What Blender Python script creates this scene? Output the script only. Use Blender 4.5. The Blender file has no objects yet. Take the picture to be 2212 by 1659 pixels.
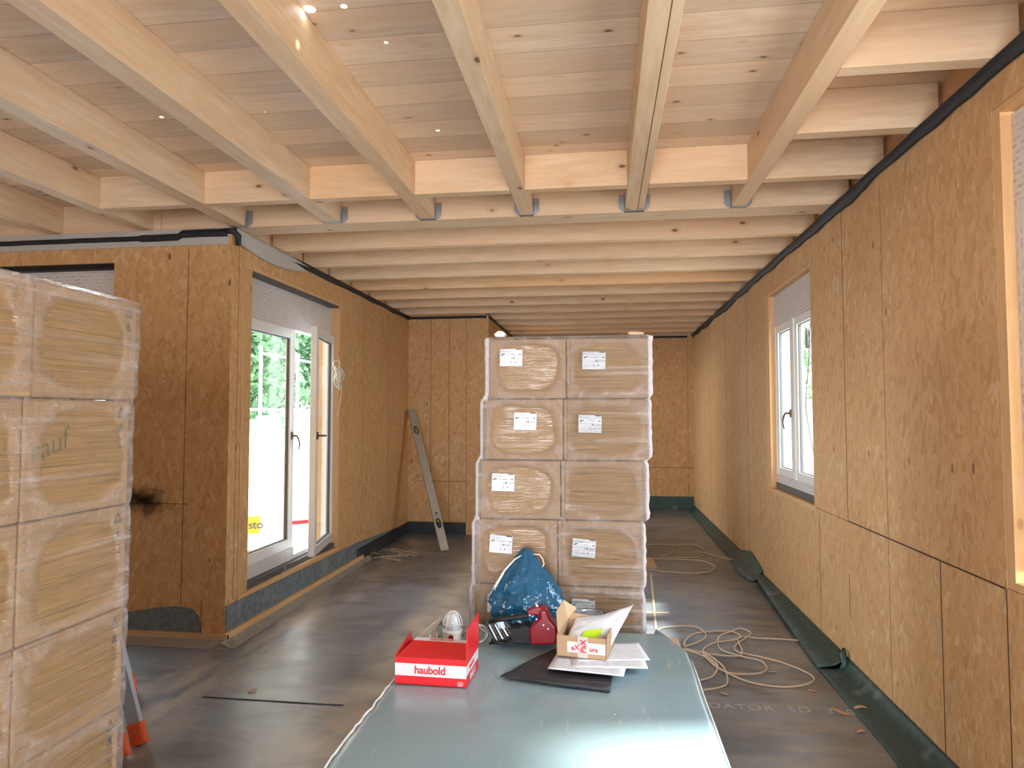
import bpy, bmesh, math, random
from mathutils import Vector, Matrix, noise
random.seed(7)
SC = bpy.context.scene
COL = SC.collection
PI = math.pi

# ------------------------------------------------------------------ camera
FPX, CX, CY, EYE = 1455.0, 1106.0, 829.5, 1.62
TH = math.atan(68.5 / FPX)
PS = math.atan(196 / FPX * math.cos(TH))
FW = Vector((-math.sin(PS) * math.cos(TH), math.cos(PS) * math.cos(TH), math.sin(TH)))
RT = Vector((math.cos(PS), math.sin(PS), 0))
UP = RT.cross(FW)
cam_data = bpy.data.cameras.new('camera')
cam = bpy.data.objects.new('camera', cam_data)
COL.objects.link(cam)
cam.location = (0, 0, EYE)
cam.rotation_euler = Matrix((RT, UP, -FW)).transposed().to_euler()
cam_data.sensor_fit = 'HORIZONTAL'
cam_data.sensor_width = 36.0
cam_data.lens = FPX / 2212 * 36.0
cam_data.clip_start = 0.02
cam_data.clip_end = 300
SC.camera = cam


def px(u, v, x=None, y=None, z=None):
    """where the sight line of a photo pixel meets a plane of the room"""
    d = FW * FPX + RT * (u - CX) - UP * (v - CY)
    if x is not None: t = x / d.x
    elif y is not None: t = y / d.y
    else: t = (z - EYE) / d.z
    return Vector((0, 0, EYE)) + d * t


# ------------------------------------------------------------------ world, sun, exposure
world = bpy.data.worlds.new('hazy_sky')
SC.world = world
world.use_nodes = True
wn = world.node_tree
bg = wn.nodes['Background']
wg = wn.nodes.new('ShaderNodeTexGradient')
wt = wn.nodes.new('ShaderNodeTexCoord')
wm = wn.nodes.new('ShaderNodeMapping')
wm.inputs['Rotation'].default_value = (0, PI / 2, 0)
wr = wn.nodes.new('ShaderNodeValToRGB')
wr.color_ramp.elements[0].position = 0.0
wr.color_ramp.elements[0].color = (0.90, 0.95, 1.0, 1)
wr.color_ramp.elements[1].position = 0.9
wr.color_ramp.elements[1].color = (0.72, 0.86, 1.0, 1)
wn.links.new(wt.outputs['Generated'], wm.inputs['Vector'])
wn.links.new(wm.outputs['Vector'], wg.inputs['Vector'])
wn.links.new(wg.outputs['Fac'], wr.inputs['Fac'])
wn.links.new(wr.outputs['Color'], bg.inputs['Color'])
bg.inputs['Strength'].default_value = 4.0

sun_d = bpy.data.lights.new('sun', 'SUN')
sun_d.energy = 4.0
sun_d.angle = math.radians(6)
sun_d.color = (1.0, 0.93, 0.82)
sun = bpy.data.objects.new('sun', sun_d)
COL.objects.link(sun)
sun.rotation_euler = Vector((-1.0, -0.26, -1.02)).to_track_quat('-Z', 'Y').to_euler()
sun.location = (6, 2, 8)

SC.view_settings.view_transform = 'Standard'
SC.view_settings.look = 'None'
SC.view_settings.gamma = 1
SC.view_settings.use_curve_mapping = False
SC.view_settings.exposure = 2.42
cy = SC.cycles
cy.max_bounces = 10
cy.diffuse_bounces = 5
cy.glossy_bounces = 3
cy.transmission_bounces = 6
cy.transparent_max_bounces = 14
cy.sample_clamp_indirect = 6.0
cy.caustics_reflective = False
cy.caustics_refractive = False
cy.use_denoising = True
cy.use_adaptive_sampling = True
cy.adaptive_threshold = 0.03


def portal(cx_, cy_, cz_, sx, sz, d):
    L = bpy.data.lights.new('sky_portal', 'AREA')
    L.shape = 'RECTANGLE'
    L.size, L.size_y = sx, sz
    L.cycles.is_portal = True
    o = bpy.data.objects.new('sky_portal', L)
    COL.objects.link(o)
    o.location = (cx_, cy_, cz_)
    o.rotation_euler = Vector(d).to_track_quat('-Z', 'Z').to_euler()


portal(-2.95, 5.68, 1.5, 1.9, 2.3, (1, 0, 0))
portal(1.80, 5.9, 1.8, 1.5, 1.6, (-1, 0, 0))
portal(1.80, 2.1, 1.8, 1.6, 1.7, (-1, 0, 0))
portal(-0.2, -3.3, 1.3, 2.4, 2.3, (0, 1, 0))  # portal for the added opening behind the camera


# ------------------------------------------------------------------ object helpers
def tag(o, label=None, cat=None, group=None, kind=None):
    if label: o['label'] = label
    if cat: o['category'] = cat
    if group: o['group'] = group
    if kind: o['kind'] = kind
    return o


def thing(name, label, cat, loc=(0, 0, 0), rz=0.0, group=None):
    o = bpy.data.objects.new(name, None)
    COL.objects.link(o)
    o.location = loc
    o.rotation_euler = (0, 0, rz)
    o.empty_display_size = 0.05
    return tag(o, label, cat, group)


class MB:
    def __init__(self, origin=(0, 0, 0)):
        self.v = []; self.f = []; self.m = []; self.o = Vector(origin)

    def add(self, verts, faces, mi=0):
        n = len(self.v)
        self.v += [tuple(Vector(p) - self.o) for p in verts]
        for f in faces:
            self.f.append([n + i for i in f]); self.m.append(mi)
        return self

    def box(self, lo, hi, mi=0):
        x0, y0, z0 = lo; x1, y1, z1 = hi
        if x0 > x1: x0, x1 = x1, x0
        if y0 > y1: y0, y1 = y1, y0
        if z0 > z1: z0, z1 = z1, z0
        v = [(x0, y0, z0), (x1, y0, z0), (x1, y1, z0), (x0, y1, z0), (x0, y0, z1), (x1, y0, z1), (x1, y1, z1), (x0, y1, z1)]
        return self.add(v, [(3, 2, 1, 0), (4, 5, 6, 7), (0, 1, 5, 4), (1, 2, 6, 5), (2, 3, 7, 6), (3, 0, 4, 7)], mi)

    def obox(self, c, ax, ay, az, mi=0):
        c, ax, ay, az = map(Vector, (c, ax, ay, az))
        v = [c + ax * i + ay * j + az * k for k in (-1, 1) for i, j in ((-1, -1), (1, -1), (1, 1), (-1, 1))]
        return self.add(v, [(3, 2, 1, 0), (4, 5, 6, 7), (0, 1, 5, 4), (1, 2, 6, 5), (2, 3, 7, 6), (3, 0, 4, 7)], mi)

    def quad(self, a, b, c, d, mi=0):
        return self.add([a, b, c, d], [(0, 1, 2, 3)], mi)

    def prism(self, poly, off, mi=0):
        off = Vector(off); n = len(poly)
        p = [Vector(q) for q in poly]
        v = p + [q + off for q in p]
        fs = [tuple(range(n))[::-1], tuple(range(n, 2 * n))] + [(i, (i + 1) % n, n + (i + 1) % n, n + i) for i in range(n)]
        return self.add(v, fs, mi)

    def tube(self, pts, r, n=8, mi=0, closed=False, caps=True):
        pts = [Vector(p) for p in pts]
        rr = r if isinstance(r, (list, tuple)) else [r] * len(pts)
        vs = []; prev = None; N = len(pts)
        for i, p in enumerate(pts):
            if closed: t = pts[(i + 1) % N] - pts[i - 1]
            else: t = pts[min(i + 1, N - 1)] - pts[max(i - 1, 0)]
            if t.length < 1e-9: t = Vector((0, 0, 1))
            t.normalize()
            if prev is None:
                a = Vector((0, 0, 1)) if abs(t.z) < 0.9 else Vector((1, 0, 0))
                u = t.cross(a).normalized()
            else:
                u = (prev - t * prev.dot(t))
                u = u.normalized() if u.length > 1e-6 else t.orthogonal().normalized()
            prev = u; w = t.cross(u)
            vs += [p + (u * math.cos(2 * PI * k / n) + w * math.sin(2 * PI * k / n)) * rr[i] for k in range(n)]
        fs = []
        for i in range(N if closed else N - 1):
            j = (i + 1) % N
            fs += [(i * n + k, i * n + (k + 1) % n, j * n + (k + 1) % n, j * n + k) for k in range(n)]
        if caps and not closed:
            fs += [tuple(range(n))[::-1], tuple(range((N - 1) * n, N * n))]
        return self.add(vs, fs, mi)

    def cyl(self, a, b, r, n=16, mi=0, r2=None):
        return self.tube([a, b], [r, r if r2 is None else r2], n, mi)

    def grid(self, fn, nu, nv, mi=0, wrap_u=False):
        vs = [fn(i / (nu if wrap_u else nu - 1), j / (nv - 1)) for j in range(nv) for i in range(nu)]
        fs = []
        for j in range(nv - 1):
            for i in range(nu if wrap_u else nu - 1):
                i2 = (i + 1) % nu
                fs.append((j * nu + i, j * nu + i2, (j + 1) * nu + i2, (j + 1) * nu + i))
        return self.add(vs, fs, mi)

    def build(self, name, mats, parent=None, smooth=False, bevel=0.0, seg=2, solid=0.0, sub=0, recalc=True):
        me = bpy.data.meshes.new(name)
        me.from_pydata([tuple(p) for p in self.v], [], self.f)
        if not isinstance(mats, (list, tuple)): mats = [mats]
        for m in mats: me.materials.append(m)
        for p, mi in zip(me.polygons, self.m): p.material_index = mi
        if recalc:
            bm = bmesh.new(); bm.from_mesh(me)
            bmesh.ops.recalc_face_normals(bm, faces=bm.faces)
            bm.to_mesh(me); bm.free()
        o = bpy.data.objects.new(name, me)
        COL.objects.link(o)
        if parent is not None: o.parent = parent
        if smooth:
            for p in me.polygons: p.use_smooth = True
        if solid:
            s = o.modifiers.new('thick', 'SOLIDIFY'); s.thickness = solid; s.offset = 0
        if bevel:
            b = o.modifiers.new('bevel', 'BEVEL'); b.width = bevel; b.segments = seg; b.limit_method = 'ANGLE'
            b.angle_limit = math.radians(40)
        if sub:
            s = o.modifiers.new('sub', 'SUBSURF'); s.levels = sub; s.render_levels = sub
        return o


def text_mesh(name, body, size, mat, parent, origin, right, up, depth=0.0006, shear=0.0, align='LEFT', spacing=1.0, offset=0.0, extra_parent_origin=(0, 0, 0)):
    """letters as a thin mesh lying in the plane spanned by right/up"""
    c = bpy.data.curves.new(name, 'FONT')
    c.body = body; c.size = size; c.extrude = depth; c.shear = shear; c.align_x = align; c.space_character = spacing
    c.offset = offset
    t = bpy.data.objects.new(name + '_tmp', c)
    COL.objects.link(t)
    dg = bpy.context.evaluated_depsgraph_get()
    me = bpy.data.meshes.new_from_object(t.evaluated_get(dg))
    COL.objects.unlink(t); bpy.data.objects.remove(t)
    r = Vector(right).normalized(); u = Vector(up).normalized(); n = r.cross(u)
    M = Matrix((r, u, n)).transposed().to_4x4()
    M.translation = Vector(origin) - Vector(extra_parent_origin)
    me.transform(M)
    me.materials.clear(); me.materials.append(mat)
    o = bpy.data.objects.new(name, me)
    COL.objects.link(o)
    if parent is not None: o.parent = parent
    return o


def copy_tree(o, parent=None):
    c = o.copy(); COL.objects.link(c)
    if parent is not None: c.parent = parent
    for ch in [q for q in COL.objects if q.parent == o]:
        copy_tree(ch, c)
    return c


def nz(x, y=0.0, z=0.0):
    return noise.noise(Vector((x, y, z)))


# ------------------------------------------------------------------ material helpers
class NT:
    def __init__(self, name):
        self.mat = bpy.data.materials.new(name); self.mat.use_nodes = True
        self.t = self.mat.node_tree; self.b = self.t.nodes['Principled BSDF']; self.out = self.t.nodes['Material Output']

    def n(self, ty, **k):
        q = self.t.nodes.new('ShaderNode' + ty)
        for a, b in k.items():
            if a.startswith('i_'):
                q.inputs[a[2:].replace('_', ' ')].default_value = b
            else: setattr(q, a, b)
        return q

    def l(self, a, b):
        self.t.links.new(a, b)

    def set(self, a, v):
        if hasattr(v, 'is_output') or isinstance(v, bpy.types.NodeSocket): self.l(v, a)
        else: a.default_value = v

    def math(self, op, a, b=None, c=None, clamp=False):
        q = self.n('Math', operation=op, use_clamp=clamp)
        self.set(q.inputs[0], a)
        if b is not None: self.set(q.inputs[1], b)
        if c is not None: self.set(q.inputs[2], c)
        return q.outputs[0]

    def mix(self, fac, a, b, mode='MIX'):
        q = self.n('Mix', data_type='RGBA', blend_type=mode)
        self.set(q.inputs[0], fac)
        for s, v in ((q.inputs[6], a), (q.inputs[7], b)):
            if isinstance(v, bpy.types.NodeSocket): self.l(v, s)
            else: s.default_value = (*v[:3], 1)
        return q.outputs[2]

    def coords(self, scale=(1, 1, 1), rot=(0, 0, 0), rand=False, kind='Object', loc=(0, 0, 0)):
        tc = self.n('TexCoord'); v = tc.outputs[kind]
        if rand:
            oi = self.n('ObjectInfo')
            s = self.n('VectorMath', operation='SCALE'); s.inputs[0].default_value = (17.3, 9.1, 5.7)
            self.l(oi.outputs['Random'], s.inputs['Scale'])
            a = self.n('VectorMath', operation='ADD'); self.l(v, a.inputs[0]); self.l(s.outputs[0], a.inputs[1]); v = a.outputs[0]
        m = self.n('Mapping'); m.inputs['Scale'].default_value = scale; m.inputs['Rotation'].default_value = rot
        m.inputs['Location'].default_value = loc
        self.l(v, m.inputs['Vector'])
        return m.outputs[0]

    def noise(self, vec, scale=5, detail=3, rough=0.5, dist=0.0, col=False):
        q = self.n('TexNoise'); q.inputs['Scale'].default_value = scale; q.inputs['Detail'].default_value = detail
        q.inputs['Roughness'].default_value = rough; q.inputs['Distortion'].default_value = dist
        self.l(vec, q.inputs['Vector'])
        return q.outputs['Color' if col else 'Fac']

    def ramp(self, fac, stops, const=False):
        q = self.n('ValToRGB'); cr = q.color_ramp
        if const: cr.interpolation = 'CONSTANT'
        while len(cr.elements) < len(stops): cr.elements.new(0.5)
        for e, (p, c) in zip(cr.elements, stops):
            e.position = p
            e.color = (*c[:3], 1) if isinstance(c, (tuple, list)) else (c, c, c, 1)
        self.l(fac, q.inputs['Fac'])
        return q.outputs['Color']

    def bump(self, h, strength=0.3, dist=0.01, normal=None):
        q = self.n('Bump'); q.inputs['Strength'].default_value = strength; q.inputs['Distance'].default_value = dist
        self.l(h, q.inputs['Height'])
        if normal is not None: self.l(normal, q.inputs['Normal'])
        return q.outputs[0]

    def fin(self, color=None, rough=None, normal=None, metal=None, spec=None, **k):
        if color is not None: self.set(self.b.inputs['Base Color'], color if isinstance(color, bpy.types.NodeSocket) else (*color[:3], 1))
        if rough is not None: self.set(self.b.inputs['Roughness'], rough)
        if normal is not None: self.l(normal, self.b.inputs['Normal'])
        if metal is not None: self.b.inputs['Metallic'].default_value = metal
        if spec is not None: self.b.inputs['Specular IOR Level'].default_value = spec
        return self.mat


def plain(name, c, rough=0.5, metal=0.0, vary=0.08, scale=20, bump=0.05):
    q = NT(name); v = q.coords()
    n = q.noise(v, scale, 4)
    col = q.mix(n, tuple(x * (1 - vary) for x in c), tuple(min(1, x * (1 + vary)) for x in c))
    return q.fin(col, rough, q.bump(n, bump, 0.004), metal)


def osb(name, tint=(1, 1, 1), strand=(15, 15, 3.6), bright=1.0):
    q = NT(name)
    tc = q.n('TexCoord')
    dis = q.noise(tc.outputs['Object'], 6, 2, col=True)
    cols = []
    for i, (ry, sc) in enumerate(((0.0, 1.0), (0.35, 1.35), (-0.4, 0.8))):
        m = q.n('Mapping'); m.inputs['Rotation'].default_value = (ry, ry * 1.0, 0.13 * i)
        m.inputs['Location'].default_value = (i * 3.1, i * 1.7, i * 2.3)
        q.l(tc.outputs['Object'], m.inputs['Vector'])
        m2 = q.n('Mapping'); m2.inputs['Scale'].default_value = tuple(s * sc * 2.9 for s in strand)
        q.l(m.outputs[0], m2.inputs['Vector'])
        ad = q.n('VectorMath', operation='MULTIPLY_ADD'); q.l(dis, ad.inputs[0]); ad.inputs[1].default_value = (0.6, 0.6, 0.6); q.l(m2.outputs[0], ad.inputs[2])
        vo = q.n('TexVoronoi'); vo.inputs['Scale'].default_value = 1.0; q.l(ad.outputs[0], vo.inputs['Vector'])
        sep = q.n('SeparateColor'); q.l(vo.outputs['Color'], sep.inputs[0])
        cols.append((sep.outputs[0], sep.outputs[1]))
    pick = q.math('GREATER_THAN', cols[1][1], 0.5)
    pick2 = q.math('GREATER_THAN', cols[2][1], 0.6)
    val = q.n('Mix', data_type='FLOAT'); q.l(pick, val.inputs[0]); q.l(cols[0][0], val.inputs[2]); q.l(cols[1][0], val.inputs[3])
    val2 = q.n('Mix', data_type='FLOAT'); q.l(pick2, val2.inputs[0]); q.l(val.outputs[0], val2.inputs[2]); q.l(cols[2][0], val2.inputs[3])
    big = q.noise(tc.outputs['Object'], 1.6, 3)
    v = q.math('ADD', val2.outputs[0], q.math('MULTIPLY', q.math('SUBTRACT', big, 0.5), 0.55))
    B = bright
    T = lambda r, g, b: (r * tint[0] * B, g * 1.05 * tint[1] * B, b * 1.2 * tint[2] * B)
    col = q.ramp(v, [(0.0, T(0.57, 0.295, 0.112)), (0.2, T(0.64, 0.35, 0.138)), (0.6, T(0.68, 0.385, 0.155)), (0.9, T(0.715, 0.425, 0.18)), (1.0, T(0.77, 0.50, 0.24))])
    fib = q.noise(q.coords((90, 90, 12)), 1.0, 3)
    col = q.mix(q.math('MULTIPLY', fib, 0.30), col, T(0.36, 0.18, 0.06))
    # sparse dark chips
    ch = q.n('TexVoronoi'); ch.inputs['Scale'].default_value = 1.0
    q.l(q.coords((14, 14, 5)), ch.inputs['Vector'])
    chm = q.math('MULTIPLY', q.math('LESS_THAN', ch.outputs['Distance'], 0.13), 0.75)
    sp = q.n('SeparateColor'); q.l(ch.outputs['Color'], sp.inputs[0])
    chm = q.math('MULTIPLY', chm, q.math('GREATER_THAN', sp.outputs[2], 0.9))
    col = q.mix(chm, col, T(0.10, 0.045, 0.02))
    return q.fin(col, 0.58, None, spec=0.35)


def pine(name, axis='Y', base=(0.80, 0.63, 0.45), plank=None, knots=1.0, rings=1.0, rand=True, kd=1.0, ksel=0.3):
    q = NT(name)
    al = {'X': (1, 9, 9), 'Y': (9, 1, 9), 'Z': (9, 9, 1)}[axis]
    v = q.coords((1, 1, 1), rand=rand)
    pv = None
    if plank:
        sx = q.n('SeparateXYZ'); q.l(v, sx.inputs[0])
        fl = q.math('FLOOR', q.math('DIVIDE', sx.outputs[1], plank))
        wn_ = q.n('TexWhiteNoise', noise_dimensions='1D'); q.l(fl, wn_.inputs['W'])
        pv = wn_.outputs['Value']
        cb = q.n('CombineXYZ'); q.l(q.math('MULTIPLY', pv, 7.7), cb.inputs[0]); q.l(q.math('MULTIPLY', pv, 3.3), cb.inputs[2])
        ad = q.n('VectorMath', operation='ADD'); q.l(v, ad.inputs[0]); q.l(cb.outputs[0], ad.inputs[1]); v = ad.outputs[0]
    m = q.n('Mapping'); m.inputs['Scale'].default_value = al; q.l(v, m.inputs['Vector'])
    warp = q.noise(m.outputs[0], 0.55, 2, dist=0.4)
    ringv = q.math('SINE', q.math('MULTIPLY', warp, 55.0 * rings))
    streak = q.noise(m.outputs[0], 3.2, 6, 0.72)
    r, g, b = base
    c1 = (r * 0.86, g * 0.78, b * 0.68)
    col = q.mix(q.math('MULTIPLY_ADD', ringv, 0.22, 0.22), base, c1)
    col = q.mix(q.ramp(streak, [(0.40, 0.0), (0.72, 0.8)]), col, (r * 0.80, g * 0.68, b * 0.56))
    band = q.ramp(q.noise(m.outputs[0], 0.35, 2), [(0.4, 0.0), (0.62, 0.55)])
    col = q.mix(band, col, (r * 1.0, g * 0.86, b * 0.74))
    # knots
    kn = {'X': (3.2, 6.5, 6.5), 'Y': (6.5, 3.2, 6.5), 'Z': (6.5, 6.5, 3.2)}[axis]
    mk = q.n('Mapping'); mk.inputs['Scale'].default_value = tuple(k_ * kd for k_ in kn); q.l(v, mk.inputs['Vector'])
    vo = q.n('TexVoronoi'); vo.inputs['Scale'].default_value = 1.0; q.l(mk.outputs[0], vo.inputs['Vector'])
    sp = q.n('SeparateColor'); q.l(vo.outputs['Color'], sp.inputs[0])
    sel = q.math('GREATER_THAN', sp.outputs[0], ksel)
    core = q.ramp(vo.outputs['Distance'], [(0.05, 1.0), (0.09, 0.0)])
    halo = q.ramp(vo.outputs['Distance'], [(0.06, 0.55), (0.20, 0.0)])
    col = q.mix(q.math('MULTIPLY', q.math('MULTIPLY', halo, sel), knots), col, (r * 0.72, g * 0.52, b * 0.36))
    col = q.mix(q.math('MULTIPLY', q.math('MULTIPLY', core, sel), 0.85 * knots), col, (0.13, 0.06, 0.035))
    if not plank:
        oi = q.n('ObjectInfo')
        col = q.mix(q.math('MULTIPLY', q.math('POWER', oi.outputs['Random'], 2.0), 0.8), col, q.mix(1.0, col, (1.0, 0.86, 0.70), 'MULTIPLY'))
    if plank:
        hv = q.math('MULTIPLY_ADD', q.math('SUBTRACT', pv, 0.5), 0.22, 1.0)
        mu = q.n('VectorMath', operation='SCALE'); q.l(col, mu.inputs[0]); q.l(hv, mu.inputs['Scale'])
        sx2 = q.n('SeparateXYZ'); q.l(q.coords((1, 1, 1), rand=rand), sx2.inputs[0])
        fr = q.math('FRACT', q.math('DIVIDE', sx2.outputs[1], plank))
        gap = q.math('LESS_THAN', fr, 0.018)
        col = q.mix(q.math('MULTIPLY', gap, 0.55), mu.outputs[0], (0.2, 0.11, 0.06))
    return q.fin(col, 0.55, None, spec=0.3)


M = {}
M['osb'] = osb('osb_board')
M['osb_edge'] = osb('osb_reveal', strand=(20, 20, 6), bright=1.05)
M['pine_y'] = pine('pine_beam_lengthwise', 'Y')
M['pine_x'] = pine('pine_joist_crosswise', 'X')
M['pine_z'] = pine('pine_post', 'Z', knots=0.6)
M['ceil'] = pine('pine_ceiling_panel', 'X', base=(0.80, 0.65, 0.50), plank=0.205, rand=False, kd=1.25, ksel=0.12)
M['lumber_y'] = pine('sill_lumber', 'Y', base=(0.74, 0.50, 0.27), knots=0.7)
M['lumber_z'] = pine('jamb_lumber', 'Z', base=(0.74, 0.50, 0.27), knots=0.4)
M['gap'] = plain('dark_joint', (0.09, 0.04, 0.02), 0.9)
M['white_board'] = plain('white_membrane', (0.52, 0.50, 0.47), 0.6)
M['foam'] = plain('black_sealing_tape', (0.018, 0.02, 0.026), 0.55, vary=0.3, scale=40, bump=0.4)
M['pvc'] = plain('white_pvc', (0.86, 0.86, 0.85), 0.28, vary=0.02)
M['gasket'] = plain('dark_gasket', (0.10, 0.10, 0.10), 0.6)
M['brown_metal'] = plain('bronze_handle', (0.16, 0.10, 0.08), 0.35, 0.6)
M['steel'] = plain('galvanised_steel', (0.45, 0.47, 0.50), 0.38, 0.85, vary=0.2)
M['alu'] = plain('brushed_aluminium', (0.62, 0.65, 0.70), 0.42, 0.55, vary=0.1)
M['alu_dark'] = plain('dull_aluminium', (0.46, 0.51, 0.58), 0.5, 0.0, vary=0.1)
M['orange'] = plain('orange_plastic', (0.85, 0.14, 0.04), 0.45)
M['black'] = plain('black_plastic', (0.008, 0.008, 0.009), 0.6)
M['red_tool'] = plain('red_enamel', (0.26, 0.006, 0.014), 0.3)
M['white_paint'] = plain('white_plastic', (0.82, 0.82, 0.80), 0.4)
M['print'] = plain('print_ink', (0.12, 0.12, 0.14), 0.7)
M['print_soft'] = plain('print_ink_faded', (0.42, 0.43, 0.48), 0.7)
M['print_red'] = plain('print_red', (0.75, 0.03, 0.04), 0.6)
M['yellow'] = plain('yellow_plastic', (0.95, 0.72, 0.03), 0.45)
M['cord'] = plain('tan_cord', (0.62, 0.47, 0.33), 0.6)
M['twine'] = plain('white_twine', (0.86, 0.83, 0.78), 0.8)
M['chip'] = plain('wood_chip', (0.52, 0.30, 0.18), 0.8, vary=0.2)
M['haub_red'] = plain('red_carton', (0.80, 0.02, 0.03), 0.35, vary=0.03, bump=0.01)
M['haub_white'] = plain('white_carton', (0.80, 0.80, 0.84), 0.4, vary=0.02, bump=0.01)
M['kraft'] = plain('kraft_board', (0.50, 0.33, 0.19), 0.7, vary=0.08, scale=60)
M['kraft_in'] = plain('kraft_board_light', (0.58, 0.40, 0.25), 0.7, vary=0.08, scale=60)
M['concrete'] = plain('concrete_fillet', (0.30, 0.28, 0.25), 0.85, vary=0.25, scale=14, bump=0.3)
M['ext_white'] = plain('pale_render', (0.76, 0.79, 0.84), 0.8)
M['ext_metal'] = plain('scaffold_tube', (0.85, 0.87, 0.90), 0.4, 0.1)
M['ext_grey'] = plain('grey_cladding', (0.25, 0.28, 0.31), 0.6)
M['bark'] = plain('bark', (0.16, 0.11, 0.07), 0.9, vary=0.3)
M['tape_clear'] = plain('packing_tape', (0.62, 0.60, 0.60), 0.25, vary=0.05)
M['paper'] = plain('white_paper', (0.80, 0.82, 0.88), 0.6, vary=0.02)
M['neon'] = plain('neon_note', (0.62, 0.95, 0.02), 0.6, vary=0.03)
M['tin'] = plain('tin_metal', (0.42, 0.52, 0.62), 0.3, 0.6)
M['bitumen'] = plain('black_rubber_sheet', (0.03, 0.032, 0.038), 0.5, vary=0.3, scale=30, bump=0.3)
M['straightedge'] = plain('worn_aluminium', (0.50, 0.46, 0.40), 0.5, 0.35, vary=0.15, scale=9)


def mat_cardboard(nm='carton_board', A=(0.30, 0.175, 0.08), B=(0.39, 0.235, 0.115)):
    q = NT(nm); v = q.coords(rand=True)
    n = q.noise(v, 26, 5, 0.7)
    col = q.mix(n, A, B)
    sp = q.noise(v, 150, 2)
    col = q.mix(q.ramp(sp, [(0.62, 0.0), (0.75, 0.4)]), col, (0.30, 0.17, 0.08))
    return q.fin(col, 0.65, q.bump(n, 0.05, 0.003))


M['carton'] = mat_cardboard()
M['carton_l'] = mat_cardboard('yellowish_carton_board', (0.42, 0.255, 0.112), (0.52, 0.325, 0.155))


def mat_film(name, axis_scale, streak=0.5, white=0.07, stripes_lo=0.5):
    q = NT(name)
    v = q.coords(axis_scale)
    s = q.noise(v, 1.0, 3, 0.55, 0.4)
    v2 = q.coords((3, 3, 3))
    at = q.n('Attribute', attribute_name='film'); sa_ = q.n('SeparateColor'); q.l(at.outputs['Color'], sa_.inputs[0]); strk_ = sa_.outputs[1]
    region = q.ramp(q.noise(v2, 0.9, 2), [(0.42, 0.15), (0.6, 1.0)])
    fine = q.noise(q.coords(tuple(a * 2.3 for a in axis_scale)), 1.0, 2, 0.5)
    h = q.math('MULTIPLY', q.math('ADD', s, q.math('MULTIPLY', fine, 0.6)), strk_)
    crk = q.noise(q.coords((14, 14, 14)), 1.0, 4, 0.6, 1.2)
    h = q.math('ADD', h, q.math('MULTIPLY', q.math('MULTIPLY', crk, 0.8), sa_.outputs[0]))
    nb = q.bump(h, 1.0, 0.09)
    loose, strk = sa_.outputs[0], sa_.outputs[1]
    crease_shine = q.math('MULTIPLY', q.math('MULTIPLY', q.ramp(s, [(0.54, 0.0), (0.70, 1.0)]), region), strk)  # whitish film creases, with window reflections painted in as extra white
    crz = q.ramp(crk, [(0.45, 0.25), (0.72, 1.0)])
    tr = q.n('BsdfTransparent'); tr.inputs[0].default_value = (0.97, 0.97, 0.97, 1)
    gl = q.n('BsdfGlossy'); gl.inputs['Roughness'].default_value = 0.09; q.l(nb, gl.inputs['Normal'])
    gl.inputs['Color'].default_value = (1, 1, 1, 1)
    di = q.n('BsdfDiffuse'); di.inputs['Color'].default_value = (0.86, 0.80, 0.82, 1)
    tl = q.n('BsdfTranslucent'); tl.inputs['Color'].default_value = (0.9, 0.9, 0.92, 1)
    dt = q.n('MixShader'); dt.inputs[0].default_value = 0.45; q.l(di.outputs[0], dt.inputs[1]); q.l(tl.outputs[0], dt.inputs[2])
    lw = q.n('LayerWeight'); lw.inputs['Blend'].default_value = 0.5; q.l(nb, lw.inputs['Normal'])
    gf = q.math('ADD', q.math('MULTIPLY', q.math('POWER', lw.outputs['Facing'], 3.0), 0.6), 0.045, clamp=True)
    m1 = q.n('MixShader'); q.l(gf, m1.inputs[0]); q.l(tr.outputs[0], m1.inputs[1]); q.l(gl.outputs[0], m1.inputs[2])
    wf = q.math('ADD', q.math('MULTIPLY', crease_shine, streak), white, clamp=True)
    wf = q.math('ADD', wf, q.math('MULTIPLY', sa_.outputs[2], 0.8), clamp=True)  # backlit rim painted as extra white on the film sides
    wf = q.math('ADD', wf, q.math('MULTIPLY', q.math('MULTIPLY', loose, crz), 0.42), clamp=True)
    m2 = q.n('MixShader'); q.l(wf, m2.inputs[0]); q.l(m1.outputs[0], m2.inputs[1]); q.l(dt.outputs[0], m2.inputs[2])
    q.l(m2.outputs[0], q.out.inputs['Surface'])
    return q.mat


M['film_c'] = mat_film('stretch_film', (1.0, 1.0, 55), 0.42, 0.0)
M['film_l'] = mat_film('stretch_film_tight', (1.0, 1.0, 48), 0.35, 0.0)


def mat_glass():
    q = NT('window_glass')
    tr = q.n('BsdfTransparent'); tr.inputs[0].default_value = (0.93, 0.96, 0.95, 1)
    gl = q.n('BsdfGlossy'); gl.inputs['Roughness'].default_value = 0.0
    fr = q.n('LayerWeight'); fr.inputs[0].default_value = 0.5
    fc = q.math('MULTIPLY_ADD', q.math('POWER', fr.outputs['Facing'], 4.0), 0.5, 0.05, clamp=True)
    m = q.n('MixShader'); q.l(fc, m.inputs[0]); q.l(tr.outputs[0], m.inputs[1]); q.l(gl.outputs[0], m.inputs[2])
    q.l(m.outputs[0], q.out.inputs['Surface'])
    return q.mat


M['glass'] = mat_glass()


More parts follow.
